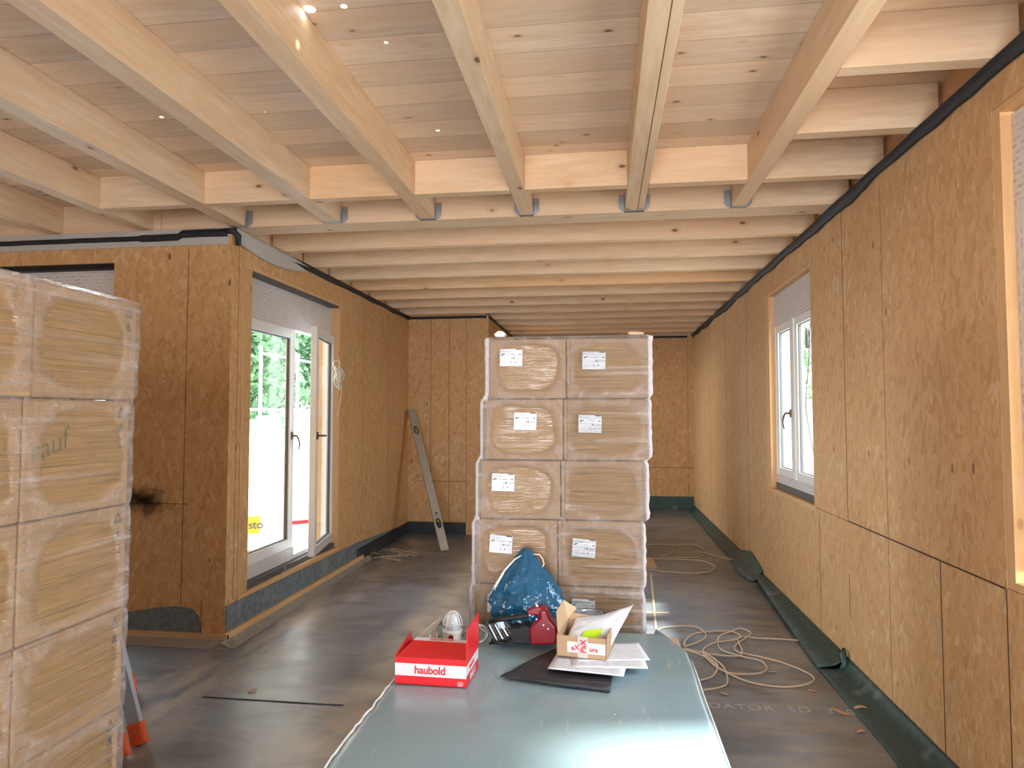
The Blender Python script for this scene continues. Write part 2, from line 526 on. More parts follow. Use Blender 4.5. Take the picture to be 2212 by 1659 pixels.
def mat_printed(name, plane, vertical=False):
    """white protective film on the window frames with rows of small faded print"""
    q = NT(name)
    tc = q.n('TexCoord'); s = q.n('SeparateXYZ'); q.l(tc.outputs['Object'], s.inputs[0])
    a, b = (s.outputs[1], s.outputs[2]) if plane == 'X' else (s.outputs[0], s.outputs[2])
    if vertical: a, b = b, a
    row = q.math('DIVIDE', b, 0.027)
    ri = q.math('FLOOR', row); rf = q.math('FRACT', row)
    u = q.math('ADD', q.math('DIVIDE', a, 0.07), q.math('MULTIPLY', ri, 0.37))
    u = q.math('ADD', u, q.math('MULTIPLY', b, 1.2))
    uf = q.math('FRACT', u)
    inrow = q.math('MULTIPLY', q.math('GREATER_THAN', rf, 0.28), q.math('LESS_THAN', rf, 0.66))
    inw = q.math('MULTIPLY', q.math('GREATER_THAN', uf, 0.12), q.math('LESS_THAN', uf, 0.82))
    cb = q.n('CombineXYZ'); q.l(q.math('MULTIPLY', a, 150.0), cb.inputs[0]); q.l(q.math('MULTIPLY', b, 110.0), cb.inputs[1])
    letters = q.ramp(q.noise(cb.outputs[0], 1.0, 2), [(0.42, 0.0), (0.5, 1.0)])
    k = q.math('MULTIPLY', q.math('MULTIPLY', inrow, inw), letters)
    k = q.math('MULTIPLY', k, q.ramp(q.noise(tc.outputs['Object'], 9, 2), [(0.4, 0.3), (0.6, 1.0)]))
    col = q.mix(q.math('MULTIPLY', k, 0.6), (0.70, 0.66, 0.64), (0.24, 0.19, 0.32))
    n = q.noise(tc.outputs['Object'], 18, 3)
    return q.fin(col, 0.35, q.bump(n, 0.1, 0.004))


M['film_x'] = mat_printed('printed_film_side', 'X')
M['film_xv'] = mat_printed('printed_film_jamb', 'X', True)
M['film_y'] = mat_printed('printed_film_front', 'Y')


def mat_floor():
    q = NT('grey_floor_membrane')
    tc = q.n('TexCoord'); o = tc.outputs['Object']
    s = q.n('SeparateXYZ'); q.l(o, s.inputs[0])
    big = q.noise(o, 1.1, 2, 0.5, 0.3)
    st = q.noise(q.coords((1.1, 4.0, 1), rot=(0, 0, 0.5)), 1.2, 5, 0.65, 0.8)
    col = q.mix(q.ramp(big, [(0.35, 0.0), (0.65, 1.0)]), (0.115, 0.14, 0.175), (0.215, 0.245, 0.29))
    dust = q.ramp(st, [(0.50, 0.0), (0.72, 0.75)])
    col = q.mix(q.math('MULTIPLY', dust, 1.0), col, (0.36, 0.33, 0.29))
    dk = q.ramp(q.noise(q.coords((1.6, 3.2, 1), rot=(0, 0, -0.3)), 1.0, 5, 0.65, 0.6), [(0.48, 0.0), (0.68, 0.75)])
    col = q.mix(dk, col, (0.055, 0.055, 0.06))
    # worn, dusty lane beside the pallet and the dusty foot of the left wall
    wob = q.math('MULTIPLY_ADD', q.noise(o, 1.3, 3), 0.5, -0.25)
    xx = q.math('ADD', s.outputs[0], wob)
    lane = q.ramp(q.math('ABSOLUTE', q.math('ADD', xx, 1.34)), [(0.05, 0.9), (0.30, 0.0)])
    lane = q.math('MULTIPLY', lane, q.ramp(q.noise(o, 5, 4), [(0.3, 0.3), (0.6, 1.0)]))
    lane = q.math('MULTIPLY', lane, q.math('LESS_THAN', s.outputs[1], 8.0))
    col = q.mix(q.math('MULTIPLY', lane, 0.9), col, (0.56, 0.49, 0.40))
    rt = q.ramp(q.math('ABSOLUTE', q.math('SUBTRACT', xx, 1.05)), [(0.02, 0.8), (0.5, 0.0)])
    rt = q.math('MULTIPLY', rt, q.ramp(q.noise(q.coords((2.0, 9, 1)), 1.0, 4), [(0.45, 0.0), (0.6, 1.0)]))
    col = q.mix(q.math('MULTIPLY', rt, 0.6), col, (0.34, 0.27, 0.19))
    speck = q.ramp(q.noise(o, 80, 2), [(0.74, 0.0), (0.80, 0.6)])
    ft = q.ramp(q.math('ABSOLUTE', q.math('ADD', xx, 2.45)), [(0.05, 0.7), (0.35, 0.0)])
    ft = q.math('MULTIPLY', ft, q.math('LESS_THAN', s.outputs[1], 9.0))
    col = q.mix(q.math('MULTIPLY', ft, q.ramp(q.noise(q.coords((6, 2, 1)), 1.0, 4), [(0.42, 0.0), (0.58, 1.0)])), col, (0.44, 0.39, 0.32))
    col = q.mix(speck, col, (0.36, 0.32, 0.28))
    scr = q.ramp(q.noise(q.coords((3, 60, 1), rot=(0, 0, 0.9)), 1.0, 3), [(0.70, 0.0), (0.76, 0.5)])
    col = q.mix(scr, col, (0.28, 0.28, 0.29))
    rough = q.math('ADD', q.math('MULTIPLY', dust, 0.12), q.math('MULTIPLY_ADD', q.noise(o, 7, 4), 0.18, 0.27))
    h = q.math('ADD', q.math('MULTIPLY', big, 1.0), q.math('MULTIPLY', q.noise(o, 16, 3), 0.16))
    return q.fin(col, rough, q.bump(h, 0.25, 0.02), spec=1.0)


M['floor'] = mat_floor()


def mat_membrane(name, c, rough=0.5):
    q = NT(name); o = q.coords()
    n = q.noise(o, 22, 4, 0.65)
    col = q.mix(q.ramp(n, [(0.35, 0.0), (0.65, 1.0)]), tuple(x * 0.75 for x in c), tuple(x * 1.3 for x in c))
    col = q.mix(q.ramp(q.noise(o, 5, 4), [(0.6, 0.0), (0.75, 0.4)]), col, (0.35, 0.33, 0.30))
    return q.fin(col, rough, q.bump(q.noise(o, 8, 3), 0.25, 0.01))


M['mem_green'] = mat_membrane('dark_green_membrane', (0.030, 0.062, 0.058), 0.45)
M['mem_grey'] = mat_membrane('grey_fleece_strip', (0.155, 0.185, 0.205), 0.75)
M['mem_dark'] = mat_membrane('dark_membrane', (0.028, 0.034, 0.040), 0.6)


def mat_cover():
    q = NT('blue_green_foil'); o = q.coords()
    n = q.noise(o, 2.2, 4, 0.5, 0.5); f = q.noise(q.coords((30, 6, 6), rot=(0, 0, 0.6)), 1.0, 3)
    col = q.mix(n, (0.21, 0.32, 0.37), (0.31, 0.43, 0.48))
    scr = q.ramp(f, [(0.66, 0.0), (0.76, 0.45)])
    col = q.mix(scr, col, (0.5, 0.5, 0.46))
    col = q.mix(q.ramp(q.noise(o, 60, 2), [(0.70, 0.0), (0.78, 0.4)]), col, (0.55, 0.55, 0.52))
    h = q.math('ADD', n, q.math('MULTIPLY', q.noise(o, 9, 3), 0.12))
    return q.fin(col, q.math('MULTIPLY_ADD', q.noise(o, 6, 3), 0.15, 0.16), q.bump(h, 0.35, 0.03), spec=0.75)


M['cover'] = mat_cover()


def mat_bag():
    q = NT('blue_bag_plastic'); o = q.coords()
    n = q.noise(o, 9, 3, 0.5, 1.5)
    col = q.mix(n, (0.006, 0.075, 0.16), (0.012, 0.125, 0.25))
    return q.fin(col, 0.2, q.bump(q.noise(q.coords((1, 1, 1.8)), 13, 3, 0.45, 1.0), 0.45, 0.03), spec=0.8)


M['bag'] = mat_bag()


def mat_env():
    q = NT('white_poly_envelope'); o = q.coords()
    n = q.noise(o, 22, 4, 0.5, 1.0)
    col = q.mix(n, (0.66, 0.70, 0.80), (0.84, 0.85, 0.90))
    return q.fin(col, 0.3, q.bump(n, 0.4, 0.01))


M['env'] = mat_env()


def mat_leaf():
    q = NT('green_leaves'); o = q.coords(rand=True)
    n = q.noise(o, 3, 2)
    col = q.mix(n, (0.035, 0.095, 0.035), (0.10, 0.19, 0.08))
    m = q.fin(col, 0.6)
    tl = q.n('BsdfTranslucent'); q.l(col, tl.inputs[0])
    mx = q.n('MixShader'); mx.inputs[0].default_value = 0.35
    q.l(q.b.outputs[0], mx.inputs[1]); q.l(tl.outputs[0], mx.inputs[2]); q.l(mx.outputs[0], q.out.inputs[0])
    return m


M['leaf'] = mat_leaf()

# ------------------------------------------------------------------ room dimensions
XL, XR, YB, ZC, ZT = -2.68, 1.54, 11.88, 3.0, 3.215
YN = 4.56            # wall facing the camera on the left
YM = 9.10            # middle wall
XM = -1.55           # recess wall
XFL = -6.2           # far left outer wall
YR = -3.2            # rear end of the room
WT = 0.30            # wall thickness


def wall_x(name, x, out, y0, y1, z0, z1, holes, seams=(), mat='osb'):
    """wall in a plane x = const, `out` the outward sign; holes = (ya, yb, za, zb)"""
    mb = MB()
    ys = sorted({y0, y1, *[h[0] for h in holes], *[h[1] for h in holes]})
    for a, b in zip(ys[:-1], ys[1:]):
        hs = [h for h in holes if h[0] <= a + 1e-6 and h[1] >= b - 1e-6]
        spans = [(z0, z1)] if not hs else [(z0, hs[0][2]), (hs[0][3], z1)]
        for s0, s1 in spans:
            if s1 - s0 > 1e-4: mb.box((x, a, s0), (x + out * WT, b, s1), 0)
    for (ya, za, yb, zb, w) in seams:
        if ya == yb: mb.box((x - out * 0.0008, ya - w / 2, za), (x + out * 0.001, ya + w / 2, zb), 1)
        else: mb.box((x - out * 0.0008, ya, za - w / 2), (x + out * 0.001, yb, za + w / 2), 1)
    o = mb.build(name, [M[mat], M['gap']])
    return tag(o, kind='structure')


def wall_y(name, y, x0, x1, z0, z1, holes, seams=(), mat='osb', th=WT):
    mb = MB()
    xs = sorted({x0, x1, *[h[0] for h in holes], *[h[1] for h in holes]})
    for a, b in zip(xs[:-1], xs[1:]):
        hs = [h for h in holes if h[0] <= a + 1e-6 and h[1] >= b - 1e-6]
        spans = [(z0, z1)] if not hs else [(z0, hs[0][2]), (hs[0][3], z1)]
        for s0, s1 in spans:
            if s1 - s0 > 1e-4: mb.box((a, y, s0), (b, y + th, s1), 0)
    for (xa, za, xb, zb, w) in seams:
        if xa == xb: mb.box((xa - w / 2, y - 0.0008, za), (xa + w / 2, y + 0.001, zb), 1)
        else: mb.box((xa, y - 0.0008, za - w / 2), (xb, y + 0.001, za + w / 2), 1)
    o = mb.build(name, [M[mat], M['gap']])
    return tag(o, kind='structure')


ZW = 3.0
S1, S2 = 0.006, 0.003
wall_x('wall_right', XR, 1, YR, YB + WT, 0, ZW,
       [(1.45, 2.86, 0.955, 2.83), (5.22, 6.64, 0.955, 2.76)],
       [(4.56, 0.955, 4.56, ZW, 0.007), (2.87, 0.952, 4.56, 0.952, 0.008), (3.38, 0.0, 3.38, 0.95, 0.007), (2.865, 0.0, 2.865, 0.95, 0.006),
        (5.14, 0.0, 5.14, 0.9, 0.006), (3.95, 0.0, 3.95, 2.9, 0.0025), (4.56, 0.35, 4.56, 0.62, 0.006), (4.56, 0.95, 5.22, 0.95, 0.003),
        (7.5, 0.0, 7.5, 2.95, 0.006), (8.75, 0, 8.75, 2.95, 0.004), (6.95, 0.55, 6.95, 0.9, 0.005), (10.0, 0, 10.0, 2.95, 0.004)])
wall_x('wall_left', XL, -1, YN + 0.0, YM + WT, 0, ZW,
       [(4.72, 6.62, 0.285, 2.76)],
       [(4.66, 0.28, 4.66, 2.9, 0.004), (7.3, 0.1, 7.3, 2.9, 0.003), (8.2, 0.1, 8.2, 2.9, 0.003)])
wall_y('wall_left_front', YN - 0.002, XFL, XL - 0.002, 0, ZW,
       [(-5.0, -3.62, 0.285, 2.765)],
       [(-3.02, 0.27, -3.02, 2.85, 0.004), (-3.6, 0.98, -2.98, 0.98, 0.004), (-2.86, 0.05, -2.86, 0.3, 0.004)])
wall_y('wall_left_middle', YM, XL - WT, XM, 0, ZW, [],
       [(-2.1, 0.15, -2.1, 2.95, 0.006), (-1.86, 0.15, -1.86, 2.95, 0.004), (-2.55, 0.72, -1.86, 0.72, 0.006), (-2.36, 0.72, -2.36, 2.95, 0.005)])
wall_x('wall_recess', XM, -1, YM + WT, YB + WT, 0, ZW, [(9.75, 11.1, 0.25, 2.6)])
wall_y('wall_back', YB, XM - WT, XR + WT, 0, ZW, [],
       [(0.77, 0.24, 0.77, 2.95, 0.008), (1.45, 0.24, 1.45, 2.95, 0.004), (0.2, 0.73, XR, 0.73, 0.008), (0.1, 0.24, 0.1, 2.95, 0.006)])
wall_x('wall_left_outer', XFL, -1, YR, YN + WT, 0, ZW, [])

wall_y('wall_rear', YR - WT, XFL - WT, XR + WT, 0, ZW, [(-1.4, 1.0, 0.0, 2.45)])  # unseen wall, added to cut rear light; opening sized for the fill
tag(MB().box((XFL - WT, YR - WT, ZW), (XR + WT, YR, ZT)).build('trim_17', M['pine_x']), kind='structure')
# floor and ceiling
fl = MB(); fl.box((XFL - WT, YR - WT, -0.2), (XR + WT, YB + WT, 0))
floor = tag(fl.build('floor', M['floor']), kind='structure')
fp = MB()
fseam = [px(440, 1505, z=0), px(742, 1523, z=0)]
fp.prism([fseam[0] + Vector((0, 0, 0.001)), fseam[1] + Vector((0, 0, 0.001)), fseam[1] + Vector((0, -0.012, 0.004)), fseam[0] + Vector((0, -0.010, 0.004))], (0, 0, 0.0015))
fp.prism([px(1404, 1240, z=0.002), px(1408, 1240, z=0.002), px(1420, 1362, z=0.002), px(1415, 1362, z=0.002)], (0, 0, 0.001), 1)
fp.prism([px(1300, 1322, z=0.002), px(1445, 1322, z=0.002), px(1445, 1325, z=0.002), px(1300, 1325, z=0.002)], (0, 0, 0.001), 1)
o = fp.build('floor_joint', [M['mem_dark'], plain('chalk_line', (0.55, 0.44, 0.28), 0.8)], floor)
o['label'] = 'dark overlap edge and pale chalk line on the floor sheet'
text_mesh('floor_print', 'PREDATOR  SD  300HT', 0.095, plain('faint_floor_print', (0.46, 0.46, 0.45), 0.6), floor,
          (0.40, 3.93, 0.0004), (1, 0.02, 0), (0, 1, 0), depth=0.0003, spacing=1.15)['label'] = 'faint pale lettering on the floor sheet'

# ceiling panel with daylight knot holes
HOLES = [(px(669, 20, z=ZT), 0.024), (px(743, 14, z=ZT), 0.014), (px(834, 92, z=ZT), 0.009), (px(349, 253, z=ZT), 0.011),
         (px(571, 242, z=ZT), 0.004), (px(946, 282, z=ZT), 0.011)]
ce = MB(); ce.box((XFL - WT, YR, ZT), (XR + WT, YB + WT, ZT + 0.012))
ceiling = ce.build('ceiling', M['ceil'])
cut = MB()
for p, r in HOLES: cut.cyl((p.x, p.y, ZT - 0.05), (p.x, p.y, ZT + 0.08), r, 14)
cutter = cut.build('cutter', M['ceil'])
bo = ceiling.modifiers.new('holes', 'BOOLEAN'); bo.object = cutter; bo.operation = 'DIFFERENCE'; bo.solver = 'EXACT'
dg = bpy.context.evaluated_depsgraph_get()
nm = bpy.data.meshes.new_from_object(ceiling.evaluated_get(dg))
ceiling.modifiers.clear(); ceiling.data = nm
bpy.data.objects.remove(cutter)
tag(ceiling, kind='structure')


# rim above the walls, between the joists, up to the ceiling panel
def rim(name, lo, hi):
    tag(MB().box(lo, hi).build(name, M['pine_y' if abs(hi[1] - lo[1]) > abs(hi[0] - lo[0]) else 'pine_x']), kind='structure')


rim('trim_1', (XR + 0.08, YR, ZW), (XR + WT, YB + WT, ZT))
rim('trim_2', (XL - WT, 4.80, ZW), (XL - 0.08, YM, ZT))
rim('trim_3', (XM - 0.1, YB + 0.05, ZW), (XR + 0.08, YB + WT, ZT))
rim('trim_4', (XL - WT, YM + 0.1, ZW), (XM - 0.07, YM + WT, ZT))
rim('trim_5', (XM - WT, YM + WT, ZW), (XM - 0.07, YB + WT, ZT))
rim('trim_6', (XFL - WT, YR, ZW), (XFL - 0.08, YN + WT, ZT))

# ------------------------------------------------------------------ beams and joists
BX = [(-2.63, 0.115, 'thick pale beam ending above the corner of the left walls'),
      (-1.905, 0.115, 'pale lengthwise beam, second to the right of the wall corner'),
      (-1.21, 0.105, 'lengthwise beam with metal hanger, between the corner beams and the yellowish one'),
      (-0.512, 0.09, 'yellowish lengthwise beam left of the doubled beam'),
      (0.90, 0.095, 'lengthwise beam nearest the right wall, steeply slanting in view')]
BX_L = [(-3.37, 0.10, 'lengthwise beam ending above the printed window top at left'),
        (-4.12, 0.10, 'lowest lengthwise beam at the far left edge of the ceiling'),
        (-4.87, 0.10, 'lengthwise beam just past the left pallet')]
YH0, YH1 = 4.575, 4.79
for x, w, lab in BX + BX_L:
    mb = MB((x, 0, ZC)); mb.box((x - w / 2, YR, ZC), (x + w / 2, YH0 - 0.002, ZT - 0.001))
    o = mb.build('ceiling_beam', M['pine_y'], bevel=0.003)
    o.location = (x, 0, ZC)
    tag(o, lab, 'beam', 'lengthwise ceiling beams over the front of the room')
# the doubled beam: two timbers screwed together
t = thing('double_ceiling_beam', 'doubled lengthwise beam of two timbers, one thin and one wide', 'beam', (0.22, 0, ZC))
mb = MB((0.22, 0, ZC)); mb.box((0.158, YR, ZC), (0.237, YH0 - 0.002, ZT - 0.001)); mb.build('beam_timber', M['pine_y'], t, bevel=0.003)
mb = MB((0.22, 0, ZC)); mb.box((0.241, YR, ZC + 0.004), (0.282, YH0 - 0.002, ZT - 0.001)); mb.build('beam_timber', M['pine_y'], t, bevel=0.003)

hd = MB((0, YH0, ZC)); hd.box((XFL, YH0, ZC), (-3.262, YH1, ZT - 0.001)); hd.box((-3.258, YH0, ZC), (XR + 0.06, YH1, ZT - 0.001))
o = hd.build('header_beam', M['pine_x'], bevel=0.003); o.location = (0, YH0, ZC)
tag(o, 'wide crosswise header beam that carries the metal joist hangers', 'beam')

# hangers
allb = [(x, w) for x, w, _ in BX] + [(0.22, 0.124)]
hlab = ['metal joist hanger above the left wall corner', 'metal hanger under the second beam from the wall corner',
        'metal hanger left of the yellowish beam', 'metal hanger of the yellowish beam', 'metal hanger of the beam nearest the right wall',
        'wide metal hanger under the doubled beam']
for (x, w), lab in zip(allb, hlab):
    t = thing('joist_hanger', lab, 'hanger', (x, YH0, ZC), group='metal joist hangers on the header beam')
    O = (x, YH0, ZC)
    mb = MB(O); mb.box((x - w / 2 - 0.003, YH0 - 0.045, ZC - 0.004), (x + w / 2 + 0.003, YH0 - 0.001, ZC - 0.001))
    mb.build('seat_plate', M['steel'], t)
    for s in (-1, 1):
        mb = MB(O)
        x0 = x + s * (w / 2 + 0.001)
        mb.prism([(x0, YH0 - 0.045, ZC - 0.004), (x0, YH0 - 0.001, ZC - 0.004), (x0, YH0 - 0.001, ZC + 0.12), (x0, YH0 - 0.02, ZC + 0.12)], (s * 0.002, 0, 0))
        mb.prism([(x0, YH0 - 0.001, ZC + 0.005), (x0 + s * 0.02, YH0 - 0.001, ZC + 0.005), (x0 + s * 0.042, YH0 - 0.001, ZC + 0.03), (x0 + s * 0.042, YH0 - 0.001, ZC + 0.12), (x0, YH0 - 0.001, ZC + 0.12)], (0, -0.002, 0))
        for k in range(6):
            for c in (0.013, 0.03):
                mb.cyl((x0 + s * c, YH0 - 0.003, ZC + 0.03 + k * 0.016), (x0 + s * c, YH0 - 0.0065, ZC + 0.03 + k * 0.016), 0.0042, 8)
        mb.build('side_flange', M['steel'], t)

# blocking row between the lengthwise beams
edges = sorted([(x - w / 2, x + w / 2) for x, w, _ in BX + [BX_L[0]]] + [(0.158, 0.282)])
blab = ['blocking piece in the leftmost bay, over the wall window', 'blocking piece in the bay above the left wall corner', 'blocking piece right of the second beam from the corner',
        'blocking piece left of the yellowish beam', 'blocking piece between yellowish and doubled beam', 'orange-toned blocking piece right of the doubled beam']
for i, (a, b) in enumerate(zip(edges[:-1], edges[1:])):
    mb = MB((a[1], 4.03, ZC)); mb.box((a[1] + 0.001, 4.03, ZC + 0.001), (b[0] - 0.001, 4.105, ZT - 0.001))
    o = mb.build('blocking_piece', M['pine_x'], bevel=0.002); o.location = (a[1], 4.03, ZC)
    tag(o, blab[i], 'beam', 'short blocking pieces between the beams')
# short joists on the right
slab = ['short joist at the top right corner of the ceiling', 'second short joist from the top right corner', 'short joist in the middle of the right bays', 'short joist nearest the header, meeting the right wall']
for y, lab in zip((2.14, 2.765, 3.395, 4.03), slab):
    mb = MB((0.95, y, ZC)); mb.box((0.949, y, ZC + 0.001), (XR + 0.06, y + 0.075, ZT - 0.001))
    o = mb.build('short_joist', M['pine_x'], bevel=0.002); o.location = (0.95, y, ZC)
    tag(o, lab, 'joist', 'short joists between the last beam and the right wall')
nth = ['first', 'second', 'third', 'fourth', 'fifth', 'sixth', 'seventh', 'eighth', 'ninth', 'tenth', 'eleventh']
y = 5.295; k = 0
while y < YB - 0.1:
    xl = XL - 0.07 if y < YM else XM - 0.06
    mb = MB((0, y, ZC)); mb.box((xl, y, ZC), (XR + 0.06, y + 0.075, ZT - 0.001))
    o = mb.build('ceiling_joist', M['pine_x'], bevel=0.003); o.location = (0, y, ZC)
    tag(o, '%s crosswise pine joist behind the header beam' % nth[min(k, 10)], 'joist', 'crosswise ceiling joists over the rear of the room')
    k += 1; y += 0.598


# ------------------------------------------------------------------ sealing tapes along wall tops
def tape_ribbon(pts_fn, n, name, lab, mat='foam', solid=0.006):
    mb = MB()
    rows = [pts_fn(i / (n - 1)) for i in range(n)]
    w = len(rows[0]); vs = [p for r in rows for p in r]
    fs = [(i * w + j, (i + 1) * w + j, (i + 1) * w + j + 1, i * w + j + 1) for i in range(n - 1) for j in range(w - 1)]
    mb.add(vs, fs)
    o = mb.build(name, M[mat], smooth=True, solid=solid)
    return tag(o, lab, 'tape')


def rt_fn(t):
    y = -1.0 + t * (YB - 0.1 + 1.0)
    a = 0.028 * nz(y * 2.1, 3.3) + 0.012 * nz(y * 6, 1.3)
    wv = 1.0 + 0.5 * nz(y * 1.2, 9)
    return [(XR - 0.004, y, ZC - 0.055 * wv + a), (XR - 0.018, y, ZC - 0.042 * wv + a), (XR - 0.012, y, ZC - 0.02 + a * 0.5), (XR - 0.03 - 0.012 * wv, y, ZC - 0.006 + a * 0.2), (XR - 0.002, y, ZC - 0.004)]


tape_ribbon(rt_fn, 260, 'sealing_tape', 'black wavy sealing tape along the top of the right wall')


def lt_fn(t):
    y = 5.45 + t * (YM - 5.5)
    a = 0.012 * nz(y * 2.3, 5.3)
    return [(XL + 0.004, y, ZC - 0.05 + a), (XL + 0.018, y, ZC - 0.035 + a), (XL + 0.012, y, ZC - 0.018 + a * 0.5), (XL + 0.026, y, ZC - 0.005), (XL + 0.002, y, ZC - 0.004)]


tape_ribbon(lt_fn, 90, 'sealing_tape', 'black sealing tape along the top of the left wall beyond the corner')


def nf_fn(t):
    x = XL - 0.03 - (1 - t) * 3.2
    s = 1.0 if x > -3.1 else 0.62
    if -3.1 > x > -3.4: s = 0.9
    zc = ZC - 0.062 + 0.004 * nz(x * 5, 2) + (0.022 if x > -3.08 else 0)
    return [(x, YN - 0.006, zc - 0.028 * s), (x, YN - 0.022, zc - 0.018 * s), (x, YN - 0.026, zc + 0.012 * s), (x, YN - 0.006, zc + 0.03 * s)]


tape_ribbon(nf_fn, 90, 'sealing_tape', 'dark sealing tape above the printed window at left')
cv = MB()
cpts = [(XL - 0.05, YN - 0.02, ZC - 0.03), (XL + 0.02, YN - 0.02, ZC - 0.035), (XL + 0.035, YN + 0.02, ZC - 0.06), (XL + 0.03, YN + 0.03, ZC - 0.13)]
cv.tube(cpts, [0.02, 0.022, 0.022, 0.018], 8)
tag(cv.build('sealing_tape', M['foam'], smooth=True), 'black tape end folded down over the wall corner', 'tape')
mb = MB(); mb.tube([(XM + 0.012, y, ZC - 0.02 + 0.006 * nz(y * 4, 1)) for y in [YM + i * 0.2 for i in range(14)]], 0.016, 6)
tag(mb.build('sealing_tape', M['foam'], smooth=True), 'black tape above the recess wall behind the central pallet', 'tape')
mb = MB(); mb.tube([(x, YM - 0.012, ZC - 0.02 + 0.004 * nz(x * 5, 1)) for x in [XL + i * 0.1 for i in range(12)]], 0.018, 6)
tag(mb.build('sealing_tape', M['foam'], smooth=True), 'black tape above the dark middle wall', 'tape')
mb = MB(); mb.tube([(x, YB - 0.014, ZC - 0.02 + 0.004 * nz(x * 5, 4)) for x in [XM + i * 0.2 for i in range(16)]], 0.018, 6)
tag(mb.build('sealing_tape', M['foam'], smooth=True), 'black tape above the far back wall', 'tape')
# white strips at the wall tops
tag(MB().box((XFL, YN - 0.010, ZC - 0.125), (XL - 0.02, YN - 0.004, ZC - 0.004)).build('trim_7', M['white_board']), kind='structure')


def sag(t, s):
    y = YN + 0.02 + t * 1.35
    low = ZC - 0.045 - 0.13 * (1 - t) ** 0.7 * min(1, t * 6 + 0.35)
    low = ZC - 0.03 - 0.115 * math.sin(PI * min(1, t * 0.85 + 0.15)) ** 0.8
    z = low + (ZC - 0.003 - low) * s
    return (XL + 0.008 + 0.02 * s + 0.008 * math.sin(t * 5), y, z)


tag(MB().grid(sag, 30, 5).build('membrane_flap', M['white_board'], smooth=True, solid=0.002),
    'pale membrane flap sagging above the terrace door', 'membrane')

# ------------------------------------------------------------------ membranes at wall feet


def skirt(name, lab, path, mat, group=None):
    """path: list of cross sections"""
    mb = MB(); w = len(path[0]); n = len(path)
    mb.add([p for r in path for p in r], [(i * w + j, (i + 1) * w + j, (i + 1) * w + j + 1, i * w + j + 1) for i in range(n - 1) for j in range(w - 1)])
    o = mb.build(name, mat, smooth=True, solid=0.003)
    return tag(o, kind='structure')


path = []
y = 0.5
while y < 4.68:
    a = 0.012 * nz(y * 1.7, 2.0)
    path.append([(XR - 0.004, y, 0.082 + a * 0.4), (XR - 0.012, y, 0.068 + a * 0.4), (XR - 0.05 + a, y, 0.02), (XR - 0.10 + a, y, 0.009 + 0.004 * nz(y * 5)), (XR - 0.19 + a * 2, y, 0.006)])
    y += 0.06
skirt('baseboard_right', '', path, M['mem_green'])
path = []
y = 4.60
while y < 7.0:
    t = (y - 4.6) / 2.4
    a = 0.014 * nz(y * 2.7, 6.0)
    w = 0.13 * (1 - t) ** 0.8 + 0.06
    path.append([(XR - 0.004, y, 0.085), (XR - 0.014, y, 0.08), (XR - w * 0.45, y, 0.03 + 0.04 * t + a), (XR - w, y, 0.014 + 0.03 * t)])
    y += 0.06
skirt('baseboard_right_middle', '', path, M['mem_green'])
path = []
y = 6.9
while y < YB:
    a = 0.01 * nz(y * 2.7, 1.0)
    k = max(0, 1 - abs(y - 7.4) / 0.6)
    path.append([(XR - 0.004, y, 0.10 + 0.10 * k), (XR - 0.012, y, 0.09 + 0.09 * k), (XR - 0.06 - 0.03 * k + a, y, 0.02 + 0.03 * k), (XR - 0.12 - 0.05 * k + a, y, 0.008)])
    y += 0.07
skirt('baseboard_right_far', '', path, M['mem_green'])
mb = MB()
mb.tube([(XR - 0.02, 4.63, 0.13), (XR - 0.035, 4.60, 0.10), (XR - 0.03, 4.585, 0.05), (XR - 0.06, 4.57, 0.02)], [0.012, 0.022, 0.02, 0.01], 8)
tag(mb.build('membrane_roll', M['mem_green'], smooth=True), 'small rolled corner of green membrane against the right wall', 'membrane')
tag(MB().box((XM, YB - 0.006, 0), (XR - 0.005, YB - 0.0005, 0.24)).build('baseboard_back', M['mem_green']), kind='structure')
tag(MB().box((XL + 0.005, YM - 0.006, 0.0), (-1.86, YM - 0.0005, 0.165)).build('baseboard_left_middle', M['mem_dark']), kind='structure')
# left wall foot: fleece strip, timber, concrete fillet
path = []
y = 4.565
while y < YM:
    d = 0.0 if y < 7 else 0.0
    top = 0.262 - 0.012 * (y - 4.56) * 1.0 if y < 7.2 else max(0.23 - 0.05 * (y - 7.2), 0.13)
    path.append([(XL + 0.003, y, top), (XL + 0.006, y, 0.1), (XL + 0.006, y, 0.05)])
    y += 0.1
tag(MB().add([p for r in path for p in r], [(i * 3 + j, i * 3 + 3 + j, i * 3 + 4 + j, i * 3 + 1 + j) for i in range(len(path) - 1) for j in range(2)]).build('baseboard_left', [M['mem_grey']], solid=0.003), kind='structure')
far = MB().box((XL + 0.009, 7.15, 0.0), (XL + 0.013, YM - 0.01, 0.16))
tag(far.build('baseboard_left_far', M['mem_dark']), kind='structure')
tag(MB().box((XL, YN - 0.03, 0), (XL + 0.035, 7.3, 0.075)).build('trim_8', M['lumber_y'], bevel=0.004), kind='structure')


def fil(t, s):
    y = 4.46 + t * 3.0
    w = 0.10 + 0.03 * nz(y * 3, 1) - 0.03 * t
    return (XL + 0.03 + w * s, y, 0.035 * (1 - s) ** 1.5 + 0.002)


tag(MB().grid(fil, 60, 5).build('trim_9', M['concrete'], smooth=True), kind='structure')


def fil2(t, s):
    x = XFL + t * (XL + 0.10 - XFL)
    w = 0.10 + 0.03 * nz(x * 3, 4)
    return (x, YN - 0.03 - w * s, 0.035 * (1 - s) ** 1.5 + 0.002)


